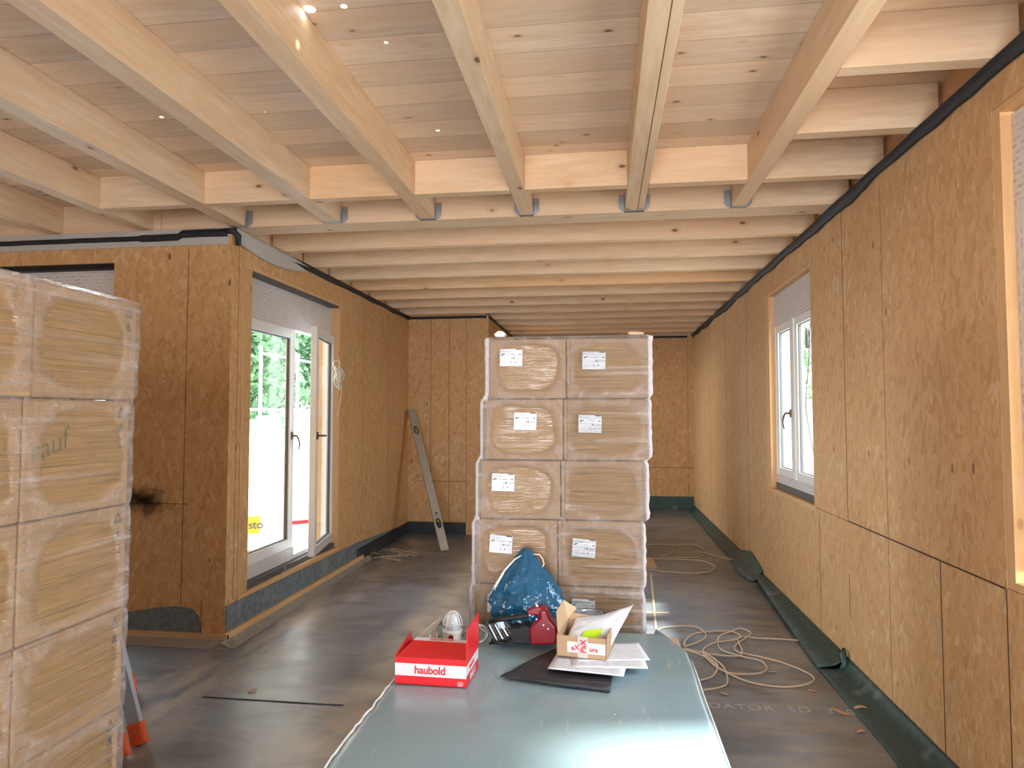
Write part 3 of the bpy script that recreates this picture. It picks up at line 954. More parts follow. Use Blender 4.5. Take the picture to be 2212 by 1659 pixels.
tag(MB().grid(fil2, 60, 5).build('trim_10', M['concrete'], smooth=True), kind='structure')
tag(MB().box((XFL, YN - 0.035, 0), (XL + 0.035, YN - 0.003, 0.07)).build('trim_11', pine('foot_lumber', 'X', base=(0.62, 0.46, 0.30), knots=0.6), bevel=0.004), kind='structure')
# fleece on the front wall with an arched top
poly = [(-2.86, 0.07), (-5.2, 0.07), (-5.2, 0.16), (-3.8, 0.17), (-3.5, 0.185), (-3.2, 0.235), (-3.05, 0.25), (-2.93, 0.235), (-2.875, 0.18)]
tag(MB().prism([(x, YN - 0.004, z) for x, z in poly], (0, -0.003, 0)).build('baseboard_left_front', M['mem_grey']), kind='structure')
# dark stain
qs = NT('mould_stain')
tcs = qs.n('TexCoord')
nn = qs.noise(tcs.outputs['Object'], 9, 5, 0.7)
ln = qs.n('VectorMath', operation='LENGTH'); mps = qs.n('Mapping'); mps.inputs['Scale'].default_value = (2.0, 1, 3.6); qs.l(tcs.outputs['Object'], mps.inputs['Vector']); qs.l(mps.outputs[0], ln.inputs[0])
msk = qs.ramp(qs.math('ADD', qs.math('MULTIPLY', nn, 0.9), qs.math('MULTIPLY', ln.outputs['Value'], 0.75)), [(0.45, 0.9), (0.8, 0.0)])
trs = qs.n('BsdfTransparent'); dfs = qs.n('BsdfDiffuse'); dfs.inputs[0].default_value = (0.03, 0.022, 0.018, 1)
mxs = qs.n('MixShader'); qs.l(msk, mxs.inputs[0]); qs.l(trs.outputs[0], mxs.inputs[1]); qs.l(dfs.outputs[0], mxs.inputs[2]); qs.l(mxs.outputs[0], qs.out.inputs[0])
st = MB().quad((-0.35, 0, -0.2), (0.35, 0, -0.2), (0.35, 0, 0.2), (-0.35, 0, 0.2)).build('wall_stain', qs.mat, bpy.data.objects['wall_left_front'])
st.location = (-3.33, YN - 0.0045, 0.99)
st['label'] = 'dark mould stain on the board wall'

# ------------------------------------------------------------------ windows


def set_struct(o): return tag(o, kind='structure')


def handle(parent, p, out, along, drop):
    """curved lever handle: rosette + lever"""
    p, out, along = Vector(p), Vector(out), Vector(along)
    mb = MB(); mb.obox(p + out * 0.006, out * 0.006, along * 0.016, Vector((0, 0, 0.034)))
    h = mb.build('window_handle', M['brown_metal'], parent, bevel=0.004)
    mb = MB(); mb.cyl(p + out * 0.01, p + out * 0.045, 0.009, 10)
    pts = [p + out * 0.045]
    for k in range(8):
        s = k / 7
        pts.append(p + out * (0.05 + 0.012 * math.sin(PI * s)) + along * (0.035 * math.sin(s * 1.8)) * drop[0] + Vector((0, 0, -0.13 * s * drop[1])))
    mb.tube(pts, [0.009] + [0.0085 - 0.003 * (k / 7) for k in range(8)], 8)
    mb.build('lever', M['brown_metal'], h, smooth=True)
    h['label'] = 'bronze coloured window handle'
    return h


def sash_x(parent, x, y0, y1, z0, z1, st=0.075, th=0.05, pose=None):
    """framed sash in plane x, optional transform Matrix"""
    T = pose or Matrix.Identity(4)
    def B(mb, lo, hi, mi=0):
        c = [(Vector(lo)[i] + Vector(hi)[i]) / 2 for i in range(3)]
        R3 = T.to_3x3()
        mb.obox(T @ Vector(c), R3 @ Vector(((hi[0] - lo[0]) / 2, 0, 0)), R3 @ Vector((0, (hi[1] - lo[1]) / 2, 0)), R3 @ Vector((0, 0, (hi[2] - lo[2]) / 2)), mi)
    mb = MB()
    B(mb, (x - th / 2, y0, z0), (x + th / 2, y0 + st, z1)); B(mb, (x - th / 2, y1 - st, z0), (x + th / 2, y1, z1))
    B(mb, (x - th / 2, y0 + st, z0), (x + th / 2, y1 - st, z0 + st)); B(mb, (x - th / 2, y0 + st, z1 - st), (x + th / 2, y1 - st, z1))
    g = 0.008
    B(mb, (x - th / 4, y0 + st, z0 + st), (x + th / 4, y0 + st + g, z1 - st), 1); B(mb, (x - th / 4, y1 - st - g, z0 + st), (x + th / 4, y1 - st, z1 - st), 1)
    B(mb, (x - th / 4, y0 + st, z0 + st), (x + th / 4, y1 - st, z0 + st + g), 1); B(mb, (x - th / 4, y0 + st, z1 - st - g), (x + th / 4, y1 - st, z1 - st), 1)
    s = mb.build('sash', [M['pvc'], M['gasket']], parent, bevel=0.003)
    mb = MB(); B(mb, (x - 0.003, y0 + st, z0 + st), (x + 0.003, y1 - st, z1 - st))
    mb.build('glass_pane', M['glass'], s)
    return s


# window_1: the terrace door in the left wall
w1 = set_struct(bpy.data.objects.new('door_1', None)); COL.objects.link(w1)
xf = -2.80
mb = MB()
mb.box((xf - 0.05, 4.735, 2.40), (xf + 0.03, 6.60, 2.725))                   # shutter box
mb.box((xf - 0.035, 4.735, 0.34), (xf + 0.03, 4.80, 2.40))
mb.build('printed_frame', M['film_x'], w1)
mb = MB(); mb.box((xf - 0.035, 4.735, 0.335), (xf + 0.035, 5.80, 0.44)); mb.box((xf - 0.035, 5.80, 0.335), (xf + 0.03, 6.60, 0.37)); mb.build('printed_sill_film', M['film_x'], w1)
mb = MB(); mb.box((xf - 0.035, 6.555, 0.37), (xf + 0.02, 6.60, 2.40)); mb.build('frame_jamb', M['pvc'], w1)
mb = MB(); mb.box((XL - 0.20, 4.722, 2.727), (XL - 0.01, 6.618, 2.758)); mb.box((XL - 0.2, 4.722, 0.288), (XL - 0.03, 6.618, 0.332)); mb.build('foam_joint', M['gasket'], w1)
s1 = sash_x(w1, xf + 0.0, 4.80, 5.80, 0.44, 2.40, 0.085)
handle(s1, (xf + 0.026, 5.755, 1.44), (1, 0, 0), (0, 1, 0), (1, 1))
# open leaf, hinged at the far jamb and swung 10 degrees inwards
hp = Vector((XL - 0.06, 6.555, 0))
pose = Matrix.Translation(hp) @ Matrix.Rotation(math.radians(11.5), 4, 'Z') @ Matrix.Translation(-hp)
s2 = sash_x(w1, hp.x, 5.745, 6.555, 0.365, 2.43, 0.085, 0.055, pose)
s2['label'] = 'door leaf standing slightly open'
hpos = pose @ Vector((hp.x + 0.03, 5.785, 1.44)); R3 = pose.to_3x3()
handle(s2, hpos, R3 @ Vector((1, 0, 0)), R3 @ Vector((0, 1, 0)), (3.4, 0.05))
a = pose @ Vector((hp.x + 0.0286, 5.75, 0)); b = pose @ Vector((hp.x + 0.0286, 6.55, 0))
mb = MB(); mb.quad((a.x, a.y, 0.367), (b.x, b.y, 0.367), (b.x, b.y, 0.44), (a.x, a.y, 0.44)); mb.build('printed_sash_film', M['film_x'], w1)
# reveals of the opening
mb = MB()
mb.box((XL - 0.22, 4.716, 0.262), (XL + 0.006, 6.63, 0.286)); mb.box((XL - 0.004, 4.715, 0.262), (XL + 0.008, 6.63, 0.292))
set_struct(mb.build('trim_12', M['lumber_y']))
mb = MB(); mb.box((XL - 0.22, 6.60, 0.2925), (XL + 0.004, 6.622, 2.743)); mb.box((XL - 0.22, 4.717, 0.2925), (XL + 0.004, 4.732, 2.743))
mb.box((XL - 0.22, 4.717, 2.744), (XL + 0.004, 6.622, 2.764))
set_struct(mb.build('trim_13', M['lumber_z']))

mb = MB(); mb.box((XL - WT + 0.001, 6.604, 0.29), (XL - 0.165, 6.6195, 2.75)); mb.box((XL - WT + 0.001, 4.7205, 0.29), (XL - 0.165, 4.736, 2.75)); mb.box((XL - WT + 0.001, 4.736, 0.287), (XL - 0.16, 6.604, 0.33))
mb.build('outer_reveal', M['ext_white'], w1)
# window_1: in the right wall, far
w2 = set_struct(bpy.data.objects.new('window_1', None)); COL.objects.link(w2)
xf = 1.612
mb = MB(); mb.box((xf - 0.03, 5.24, 2.44), (xf + 0.05, 6.50, 2.725)); mb.box((xf - 0.03, 5.24, 1.015), (xf + 0.04, 6.50, 1.085)); mb.build('printed_frame', M['film_x'], w2)
mb = MB(); mb.box((xf - 0.03, 6.46, 1.085), (xf + 0.04, 6.50, 2.44)); mb.box((xf - 0.03, 5.24, 1.085), (xf + 0.04, 5.28, 2.44)); mb.box((xf - 0.035, 5.86, 1.085), (xf + 0.04, 5.93, 2.44))
mb.build('frame_jamb', M['pvc'], w2, bevel=0.003)
sa = sash_x(w2, xf, 5.93, 6.46, 1.085, 2.44, 0.07); sash_x(w2, xf, 5.28, 5.86, 1.085, 2.44, 0.07)
handle(sa, (xf - 0.036, 5.95, 1.64), (-1, 0, 0), (0, 1, 0), (1, 1))
mb = MB(); mb.box((XR - 0.006, 5.205, 0.925), (XR + 0.2, 6.66, 0.957)); mb.box((XR - 0.004, 6.50, 0.9575), (XR + 0.2, 6.638, 2.757)); mb.box((XR - 0.002, 5.222, 0.9575), (XR + 0.2, 5.24, 2.757)); mb.box((XR - 0.002, 5.2405, 2.728), (XR + 0.2, 6.4995, 2.757))
set_struct(mb.build('trim_14', M['lumber_z']))
mb = MB(); mb.box((XR + 0.04, 5.24, 0.958), (XR + 0.2, 6.50, 1.014)); mb.build('foam_joint', M['gasket'], w2)

# window_2: in the right wall, near
w3 = set_struct(bpy.data.objects.new('window_2', None)); COL.objects.link(w3)
mb = MB(); mb.box((xf - 0.03, 1.47, 2.44), (xf + 0.05, 2.803, 2.79)); mb.build('printed_frame', M['film_x'], w3)
mb = MB(); mb.box((xf - 0.03, 2.71, 1.03), (xf + 0.04, 2.803, 2.44)); mb.box((xf - 0.03, 1.47, 1.03), (xf + 0.04, 1.53, 2.44)); mb.box((xf - 0.03, 1.53, 1.03), (xf + 0.04, 2.71, 1.085)); mb.build('printed_frame', M['film_xv'], w3)
mb = MB(); mb.box((xf - 0.03, 2.09, 1.085), (xf + 0.04, 2.16, 2.44)); mb.build('frame_jamb', M['pvc'], w3)
sash_x(w3, xf, 1.53, 2.09, 1.085, 2.44, 0.06); sash_x(w3, xf, 2.16, 2.71, 1.085, 2.44, 0.06)
mb = MB(); mb.box((XR + 0.001, 2.805, 0.9885), (XR + 0.24, 2.858, 2.802)); mb.box((XR + 0.003, 1.452, 0.957), (XR + 0.24, 2.859, 0.988)); mb.box((XR + 0.003, 1.452, 2.803), (XR + 0.24, 2.859, 2.828))
set_struct(mb.build('trim_15', M['lumber_z']))

# window_3: in the wall facing the camera, mostly behind the left pallet
w4 = set_struct(bpy.data.objects.new('window_3', None)); COL.objects.link(w4)
yf = YN + 0.10
mb = MB(); mb.box((-4.98, yf - 0.03, 2.41), (-3.64, yf + 0.05, 2.725)); mb.box((-4.98, yf - 0.03, 0.33), (-3.64, yf + 0.04, 0.42)); mb.build('printed_frame', M['film_y'], w4)
mb = MB(); mb.box((-4.98, yf - 0.03, 0.42), (-4.90, yf + 0.04, 2.41)); mb.box((-3.72, yf - 0.03, 0.42), (-3.64, yf + 0.04, 2.41)); mb.build('frame_jamb', M['pvc'], w4)
mb = MB(); mb.box((-4.90, yf, 0.42), (-3.72, yf + 0.006, 2.41)); mb.build('glass_pane', M['glass'], w4)
mb = MB(); mb.box((-5.0, YN + 0.02, 2.727), (-3.62, YN + 0.2, 2.764)); mb.build('foam_joint', M['black'], w4)
# window_4: in the recess behind the pallet
w5 = set_struct(bpy.data.objects.new('window_4', None)); COL.objects.link(w5)
mb = MB()
for lo, hi in (((9.75, 0.25), (9.83, 2.6)), ((11.02, 0.25), (11.1, 2.6)), ((9.83, 0.25), (11.02, 0.33)), ((9.83, 2.52), (11.02, 2.6))):
    mb.box((XM - 0.14, lo[0], lo[1]), (XM - 0.08, hi[0], hi[1]))
mb.build('frame_jamb', M['pvc'], w5)
mb = MB(); mb.box((XM - 0.112, 9.83, 0.33), (XM - 0.108, 11.02, 2.52)); mb.build('glass_pane', M['glass'], w5)

# small things on the door sill
mb = MB(); mb.box((XL - 0.06, 5.46, 0.293), (XL - 0.02, 5.60, 0.300)); mb.box((XL - 0.025, 5.50, 0.293), (XL - 0.018, 5.53, 0.33)); mb.box((XL - 0.015, 5.40, 0.293), (XL + 0.0, 5.62, 0.297))
tag(mb.build('fixing_bracket', M['steel'], bevel=0.001), 'small metal fixing bracket lying on the door sill', 'bracket')
# twine bundle
mb = MB()
random.seed(3)
base = px(728, 800, x=XL + 0.02)
for k in range(7):
    c = base + Vector((0, random.uniform(-0.06, 0.05), random.uniform(-0.02, 0.03)))
    ry_, rz_ = random.uniform(0.03, 0.07), random.uniform(0.05, 0.12)
    ph = random.uniform(-0.6, 0.6)
    pts = []
    for i in range(22):
        a = 2 * PI * i / 22
        yy, zz = ry_ * math.cos(a), rz_ * math.sin(a)
        pts.append(c + Vector((0.012 + 0.02 * math.sin(a * 2 + k), yy * math.cos(ph) - zz * math.sin(ph), yy * math.sin(ph) + zz * math.cos(ph) - 0.02 * k)))
    mb.tube(pts, 0.0038, 6, closed=True)
tail = [base + Vector((0.02, 0.02 + 0.05 * math.sin(i * 0.35), -0.05 - 0.035 * i)) for i in range(13)]
mb.tube(tail, 0.003, 6)
mb.tube([p + Vector((0.005, -0.03 + 0.004 * i, 0.02)) for i, p in enumerate(tail[:10])], 0.003, 6)
tag(mb.build('twine_bundle', M['twine'], smooth=True), 'looped white twine hanging beside the terrace door', 'string')

# ------------------------------------------------------------------ cartons and pallets


def carton_mesh(lo, hi, bulge=0.006):
    mb = MB()
    mb.box(lo, hi)
    return mb


def icons(parent, x, y, z, s=1.0):
    """row of small handling marks on a face x = const, drawn down the edge"""
    mb = MB()
    def q(y0, z0, y1, z1): mb.quad((x, y + y0 * s, z + z0 * s), (x, y + y1 * s, z + z0 * s), (x, y + y1 * s, z + z1 * s), (x, y + y0 * s, z + z1 * s))
    # recycling triangle outline
    tri = [(0.0, 0.0), (0.03, 0.0), (0.015, 0.03)]
    for i in range(3):
        a, b = tri[i], tri[(i + 1) % 3]
        mb.tube([(x, y + a[0] * s, z + a[1] * s), (x, y + b[0] * s, z + b[1] * s)], 0.0018, 4)
    for dz in (-0.045, -0.07, -0.095):
        if dz == -0.045:
            q(0.004, dz, 0.026, dz + 0.006); q(0.008, dz + 0.008, 0.022, dz + 0.02); q(0.013, dz + 0.02, 0.017, dz + 0.028)
        else:
            q(0.004, dz, 0.028, dz + 0.003); q(0.004, dz + 0.012, 0.01, dz + 0.014); q(0.022, dz + 0.012, 0.028, dz + 0.014)
    o = mb.build('handling_marks', M['print'], parent)
    o['label'] = 'black printed handling marks'
    return o


def shipping_label(parent, x, y, z, tilt=0.0, w=0.115, h=0.088):
    """white shipping label on a face y = const; x,z = top left corner"""
    lab = MB()
    ca, sa = math.cos(tilt), math.sin(tilt)
    def P(u, v, d=0.0): return (x + u * ca + v * sa, y - 0.0016 - d, z + u * sa * 1.0 - v * ca) if False else (x + u * ca - v * math.sin(tilt) * -1, y - 0.0016 - d, z - v * ca + u * sa)
    def R(u0, v0, u1, v1, mi, d=0.0004): lab.quad(P(u0, v0, d), P(u1, v0, d), P(u1, v1, d), P(u0, v1, d), mi)
    R(0, 0, w, h, 0, 0)
    R(w * 0.72, 0.000, w * 0.98, h * 0.06, 1)
    R(w * 0.06, h * 0.30, w * 0.13, h * 0.38, 1); R(w * 0.12, h * 0.27, w * 0.22, h * 0.33, 1)
    R(w * 0.34, h * 0.30, w * 0.37, h * 0.35, 1); R(w * 0.46, h * 0.30, w * 0.68, h * 0.345, 2); R(w * 0.70, h * 0.32, w * 0.82, h * 0.33, 2); R(w * 0.85, h * 0.30, w * 0.95, h * 0.35, 1)
    R(w * 0.53, h * 0.48, w * 0.55, h * 0.57, 1); R(w * 0.60, h * 0.48, w * 0.66, h * 0.57, 1); R(w * 0.72, h * 0.47, w * 0.97, h * 0.58, 3)
    R(w * 0.03, h * 0.42, w * 0.97, h * 0.425, 3); R(w * 0.03, h * 0.64, w * 0.97, h * 0.645, 3)
    R(w * 0.48, h * 0.70, w * 0.53, h * 0.78, 2); R(w * 0.66, h * 0.74, w * 0.72, h * 0.79, 1); R(w * 0.45, h * 0.82, w * 0.60, h * 0.84, 2)
    R(w * 0.05, h * 0.72, w * 0.35, h * 0.735, 3); R(w * 0.05, h * 0.80, w * 0.30, h * 0.81, 3); R(w * 0.86, h * 0.70, w * 0.93, h * 0.74, 3)
    for k in range(5): R(w * (0.40 + 0.06 * k), h * 0.14, w * (0.43 + 0.06 * k), h * 0.17, 3)
    o = lab.build('shipping_label', [M['paper'], M['print'], M['print_soft'], plain_grey], parent, recalc=False)
    text_mesh('label_print', 'enrico', h * 0.22, M['print_soft'], o, P(w * 0.03, h * 0.20, 0.0006), (1, 0, math.tan(tilt)), (0, 0, 1), depth=0.0001)
    o['label'] = 'white printed shipping label'
    return o


plain_grey = plain('print_pale', (0.60, 0.62, 0.68), 0.7)


def wood_pallet(lab, x0, x1, y0, y1, z1=0.144):
    t = thing('wooden_pallet', lab, 'pallet', ((x0 + x1) / 2, (y0 + y1) / 2, 0))
    O = ((x0 + x1) / 2, (y0 + y1) / 2, 0)
    mat = pine('pallet_wood_' + lab[:6], 'X', base=(0.55, 0.42, 0.29), knots=0.6)
    n = 5; w = (x1 - x0)
    for i in range(n):
        c = x0 + 0.07 + (w - 0.14) * i / (n - 1)
        MB(O).box((c - 0.06, y0, z1 - 0.022), (c + 0.06, y1, z1)).build('deck_board', mat, t)
    for j in range(3):
        c = y0 + 0.06 + (y1 - y0 - 0.12) * j / 2
        MB(O).box((x0, c - 0.05, z1 - 0.044), (x1, c + 0.05, z1 - 0.022)).build('cross_board', mat, t)
        for i in range(3):
            e = x0 + 0.06 + (w - 0.12) * i / 2
            MB(O).box((e - 0.05, c - 0.05, 0.022), (e + 0.05, c + 0.05, z1 - 0.044)).build('block', mat, t)
    for i in range(3):
        e = x0 + 0.06 + (w - 0.12) * i / 2
        MB(O).box((e - 0.05, y0, 0), (e + 0.05, y1, 0.022)).build('runner', mat, t)
    return t


# ---- central pallet
PY, PD = 3.40, 0.80
wood_pallet('wooden pallet under the central wrapped cartons', -0.64, 0.17, PY + 0.01, PY + 0.79)
ZB = [2.012, 1.705, 1.395, 1.098, 0.772, 0.455, 0.146]
XLR = [(-0.575, -0.182, 0.226), (-0.599, -0.198, 0.219), (-0.622, -0.212, 0.203), (-0.640, -0.228, 0.186), (-0.652, -0.24, 0.180), (-0.655, -0.243, 0.18)]
LAB = {(0, 0): (-0.519, 1.960, 0.0), (0, 1): (-0.099, 1.942, -0.02), (1, 0): (-0.446, 1.637, -0.02), (1, 1): (-0.120, 1.624, -0.02), (2, 0): (-0.559, 1.328, -0.02),
       (3, 0): (-0.568, 1.020, -0.06), (3, 1): (-0.151, 1.012, -0.07), (4, 0): (-0.580, 0.722, -0.03), (4, 1): (-0.158, 0.716, -0.03)}
rown = ['top', 'second', 'third', 'fourth', 'fifth', 'bottom']
sid = ['left', 'right']
for r in range(6):
    for c in range(2):
        x0 = XLR[r][c] + 0.002; x1 = XLR[r][c + 1] - 0.002
        z1, z0 = ZB[r] - 0.002, ZB[r + 1] + 0.002
        O = ((x0 + x1) / 2, PY + PD / 2, z0)
        mb = MB(O); mb.box((x0, PY + 0.004 * ((r * 3 + c) % 3), z0), (x1, PY + PD, z1))
        o = mb.build('carton', M['carton'], bevel=0.007, seg=3); o.location = O
        extra = 'unlabelled ' if (r, c) not in LAB else ''
        tag(o, '%scardboard carton, %s side of the %s row on the central pallet' % (extra, sid[c], rown[r]), 'carton', 'cartons stacked on the central pallet')
        if (r, c) in LAB:
            lx, lz, tl = LAB[(r, c)]
            sl = shipping_label(o, lx, PY - 0.006, lz, tl)
            sl.location = (-O[0], -O[1], -O[2])
            for q in COL.objects:
                if q.parent == sl: pass


def film_shell(name, lab, zs, xl, xr, y0, y1, mat, off=0.014, seed=0.0, cells=None, face='Y'):
    """thin plastic skin around a stack: profile per height, closed loop in plan"""
    n_per = 100
    def xat(arr, z):
        # piecewise by row with soft steps
        for i in range(len(zs) - 1):
            if z >= zs[i + 1] or i == len(zs) - 2:
                t = (zs[i] - z) / (zs[i] - zs[i + 1])
                nxt = arr[min(i + 1, len(arr) - 1)]
                k = max(0, (t - 0.93) / 0.07)
                return arr[i] + (nxt - arr[i]) * k
        return arr[-1]
    levels = []
    for i in range(len(zs) - 1):
        m = 26
        for k in range(m): levels.append(zs[i] + (zs[i + 1] - zs[i]) * k / m)
    levels.append(zs[-1])
    ring_n = 4 * n_per
    def ring(z, e):
        xa, xb = xat(xl, z) - e * (1.5 if face == 'Y' else 1), xat(xr, z) + e * (1.5 if face == 'Y' else 1)
        ya, yb = y0 - e, (xat(y1, z) if isinstance(y1, (list, tuple)) else y1) + e
        pts = []
        rc = 0.016
        segs = [((xa, ya), (xb, ya), (0, -1)), ((xb, ya), (xb, yb), (1, 0)), ((xb, yb), (xa, yb), (0, 1)), ((xa, yb), (xa, ya), (-1, 0))]
        for (a, b, nn) in segs:
            for k in range(n_per):
                s = k / n_per
                p = [a[0] + (b[0] - a[0]) * s, a[1] + (b[1] - a[1]) * s]
                d = min(s, 1 - s)
                w = 0.004 * nz(p[0] * 9 + seed, p[1] * 9, z * 22) + 0.003 * nz(p[0] * 3 + seed, p[1] * 3, z * 60)
                if nn[0] != 0 or d > 0.02:
                    pass
                edge = 0.004 * nz(7.7 + nn[0] * 3, nn[1] * 5 + seed, z * 30) if nn[0] else 0
                pts.append((p[0] + nn[0] * (w + edge), p[1] + nn[1] * w, z))
        return pts
    mb = MB()
    rings = []
    top = levels[0]
    xa, xb = xl[0], xr[0]
    rings.append(ring(top + off * 0.9, -0.03)); rings.append(ring(top + off * 0.9, -0.004)); rings.append(ring(top + off * 0.4, off * 0.75))
    for z in levels: 
        # pulled in slightly at the joints between rows
        dj = min(abs(z - q) for q in zs[1:-1]) if len(zs) > 2 else 1
        e = off - 0.4 * off * max(0, 1 - dj / 0.02)
        rings.append(ring(z, e))
    vs = [p for r_ in rings for p in r_]
    fs = []
    for i in range(len(rings) - 1):
        for k in range(ring_n):
            k2 = (k + 1) % ring_n
            fs.append((i * ring_n + k, i * ring_n + k2, (i + 1) * ring_n + k2, (i + 1) * ring_n + k))
    fs.append(tuple(range(ring_n))[::-1])
    mb.add(vs, fs)
    o = mb.build(name, mat, smooth=True)
    ca = o.data.color_attributes.new('film', 'FLOAT_COLOR', 'POINT')
    for i, v in enumerate(o.data.vertices):
        x, y, z = v.co
        row = 0
        while row < len(zs) - 2 and z < zs[row + 1]: row += 1
        cz = (z - zs[row + 1]) / (zs[row] - zs[row + 1]) * 2 - 1
        c_ = x if face == 'Y' else y
        bs_ = cells(row)
        loose, strk = 0.6, 0.6
        if face == 'Y' and (x < bs_[0] - 0.004 or x > bs_[-1] + 0.004): ca.data[i].color = (1.0, 0.3, 1.0, 0); continue  # film sides marked for the painted backlit rim
        for j in range(len(bs_) - 1):
            if bs_[j] - 0.02 <= c_ <= bs_[j + 1] + 0.02:
                cc = (c_ - bs_[j]) / (bs_[j + 1] - bs_[j]) * 2 - 1
                r_ = (abs(cc) ** 3.2 + abs(cz) ** 3.2) ** (1 / 3.2) + 0.10 * nz(c_ * 7 + seed, z * 7, seed)
                loose = max(0.0, min(1.0, (r_ - 0.76) / 0.10))
                strk = (1.0 if (j == 1 or face == 'X') else 0.12)
                break
        ca.data[i].color = (loose, strk, 0, 1)
    return tag(o, lab, 'film')


film_shell('stretch_film', 'clear stretch film wrapped around the central carton stack', ZB, [a[0] for a in XLR], [a[2] for a in XLR], PY, PY + PD, M['film_c'], cells=lambda r: XLR[min(r, 5)])
# edge protectors poking out above the top corners
for x0, x1, z1, lab in ((-0.545, -0.500, 2.055, 'small crumpled foam tab on top left corner of the central load'), (0.135, 0.205, 2.040, 'small cardboard tab on top right corner of the central load')):
    def tabf(u, v, x0=x0, x1=x1, z1=z1): return (x0 + (x1 - x0) * u, PY + 0.02 + 0.05 * v, 2.026 + (z1 - 2.026) * math.sin(PI * min(1, 0.15 + 0.85 * u)) ** 0.4 * (1 - 0.4 * v))
    mb = MB()
    mb.prism([(x0, PY + 0.015, 2.025), (x1, PY + 0.015, 2.025), (x1 + 0.006, PY + 0.015, 2.030 + (z1 - 2.03) * 0.6), (x1 - 0.008, PY + 0.015, z1), (x0 + 0.012, PY + 0.015, z1 + 0.004), (x0 - 0.012, PY + 0.015, 2.040)], (0, 0.06, 0))
    tag(mb.build('foam_tab', M['kraft_in'] if x0 > 0 else M['white_paint'], bevel=0.006), lab, 'packing')

# ---- left pallet
LX, LY1 = -1.50, 1.975
LZ = [1.985, 1.668, 1.34, 1.02, 0.712, 0.43, 0.146]
offs = [0.018, 0.0, -0.003, -0.006, -0.010, -0.012]
wood_pallet('wooden pallet under the left wrapped cartons', LX - 1.18, LX - 0.0, 1.16, LY1 - 0.02)
coln = ['far', 'near']
for r in range(6):
    for c in range(2):
        ye = LY1 + offs[r]
        y1 = ye - 0.40 * c - 0.001; y0 = ye - 0.40 * (c + 1) + 0.001
        x1 = LX + (0.004 if r == 0 else 0.0) + 0.001 * ((r * 5 + c * 3) % 4); x0 = LX - 1.18
        z1, z0 = LZ[r] - 0.002, LZ[r + 1] + 0.002
        O = (LX - 0.6, (y0 + y1) / 2, z0)
        mb = MB(O); mb.box((x0, y0, z0), (x1, y1, z1))
        o = mb.build('carton', M['carton_l'], bevel=0.008, seg=3); o.location = O
        tag(o, 'cardboard carton, %s column of the %s row on the left pallet' % (coln[c], rown[r]), 'carton', 'cartons stacked on the left pallet')
        if c == 0:
            ic = icons(o, x1 + 0.0012, y1 - 0.055, z1 - 0.05); ic.location = (-O[0], -O[1], -O[2])
        if r == 1 and c == 0:
            tx = text_mesh('handwriting', 'rauf', 0.085, plain('green_marker', (0.12, 0.17, 0.10), 0.7), o, (x1 + 0.0012, 1.60, 1.49), (0, 0.98, 0.32), (0, -0.32, 0.98), depth=0.0002, shear=0.3, offset=-0.0012)
            tx.location = (-O[0], -O[1], -O[2]); tx['label'] = 'green handwriting'
fs_ = film_shell('stretch_film', 'clear stretch film tightly wrapped around the left carton stack', LZ, [LX - 1.18] * 6, [LX + 0.003] * 6, 1.165, [LY1 + q_ for q_ in offs], M['film_l'], off=0.007, seed=4.0, face='X', cells=lambda r: (LY1 - 0.8, LY1 - 0.4, LY1))


# ------------------------------------------------------------------ ladder behind the left pallet
F1 = Vector((-2.262, 3.12, 0)); F2 = Vector((-2.735, 3.67, 0))
wide = Vector((1, 0, 0)); thin = Vector((0, 1, 0))
t = thing('folding_ladder', 'aluminium folding ladder with orange feet behind the left pallet', 'ladder', tuple(F1))
O = tuple(F1)
for lv, off_ in ((Vector((-0.30, 0.0, 0.954)).normalized(), Vector((0, 0, 0))), (Vector((-0.335, 0.0, 0.942)).normalized(), Vector((0.0, -0.125, 0)))):
    wd = (wide - lv * wide.dot(lv)).normalized()
    for base in (F1, F2):
        bse = base + off_
        MB(O).obox(bse + lv * 1.10, lv * 1.05, wd * 0.036, thin * 0.013).build('ladder_rail', M['alu_dark'], t, bevel=0.003)
        fo = MB(O).obox(bse + lv * 0.06, lv * 0.055, wd * 0.043, thin * 0.019).build('ladder_foot', M['orange'], t, bevel=0.012, seg=3)
        fo['label'] = 'orange plastic foot'
        c_ = bse + lv * 0.075
        MB(O).cyl(c_ - thin * 0.021, c_ + thin * 0.021, 0.008, 12).build('rivet', M['steel'], fo)
    for k in range(7):
        a_ = F1 + off_ + lv * (0.3 + 0.28 * k); b_ = a_ + (F2 - F1)
        MB(O).obox((a_ + b_) / 2, (b_ - a_) / 2, Vector((0.012, 0.010, 0)), lv * 0.014).build('rung', M['alu_dark'], t)

# ------------------------------------------------------------------ covered board stack (the work surface)
TZ = 0.60
t = thing('board_stack', 'stack of boards under a shiny blue-green plastic cover used as a table', 'table', (-0.22, 2.1, 0))
O = (-0.22, 2.1, 0)
MB(O).box((-0.785, 0.85, 0.08), (0.34, 3.25, TZ - 0.012)).build('boards', M['kraft_in'], t)
for yy in (1.1, 2.05, 3.0): MB(O).box((-0.75, yy - 0.04, 0), (0.31, yy + 0.04, 0.08)).build('bearer', pine('bearer_wood', 'X', base=(0.6, 0.45, 0.3)), t)


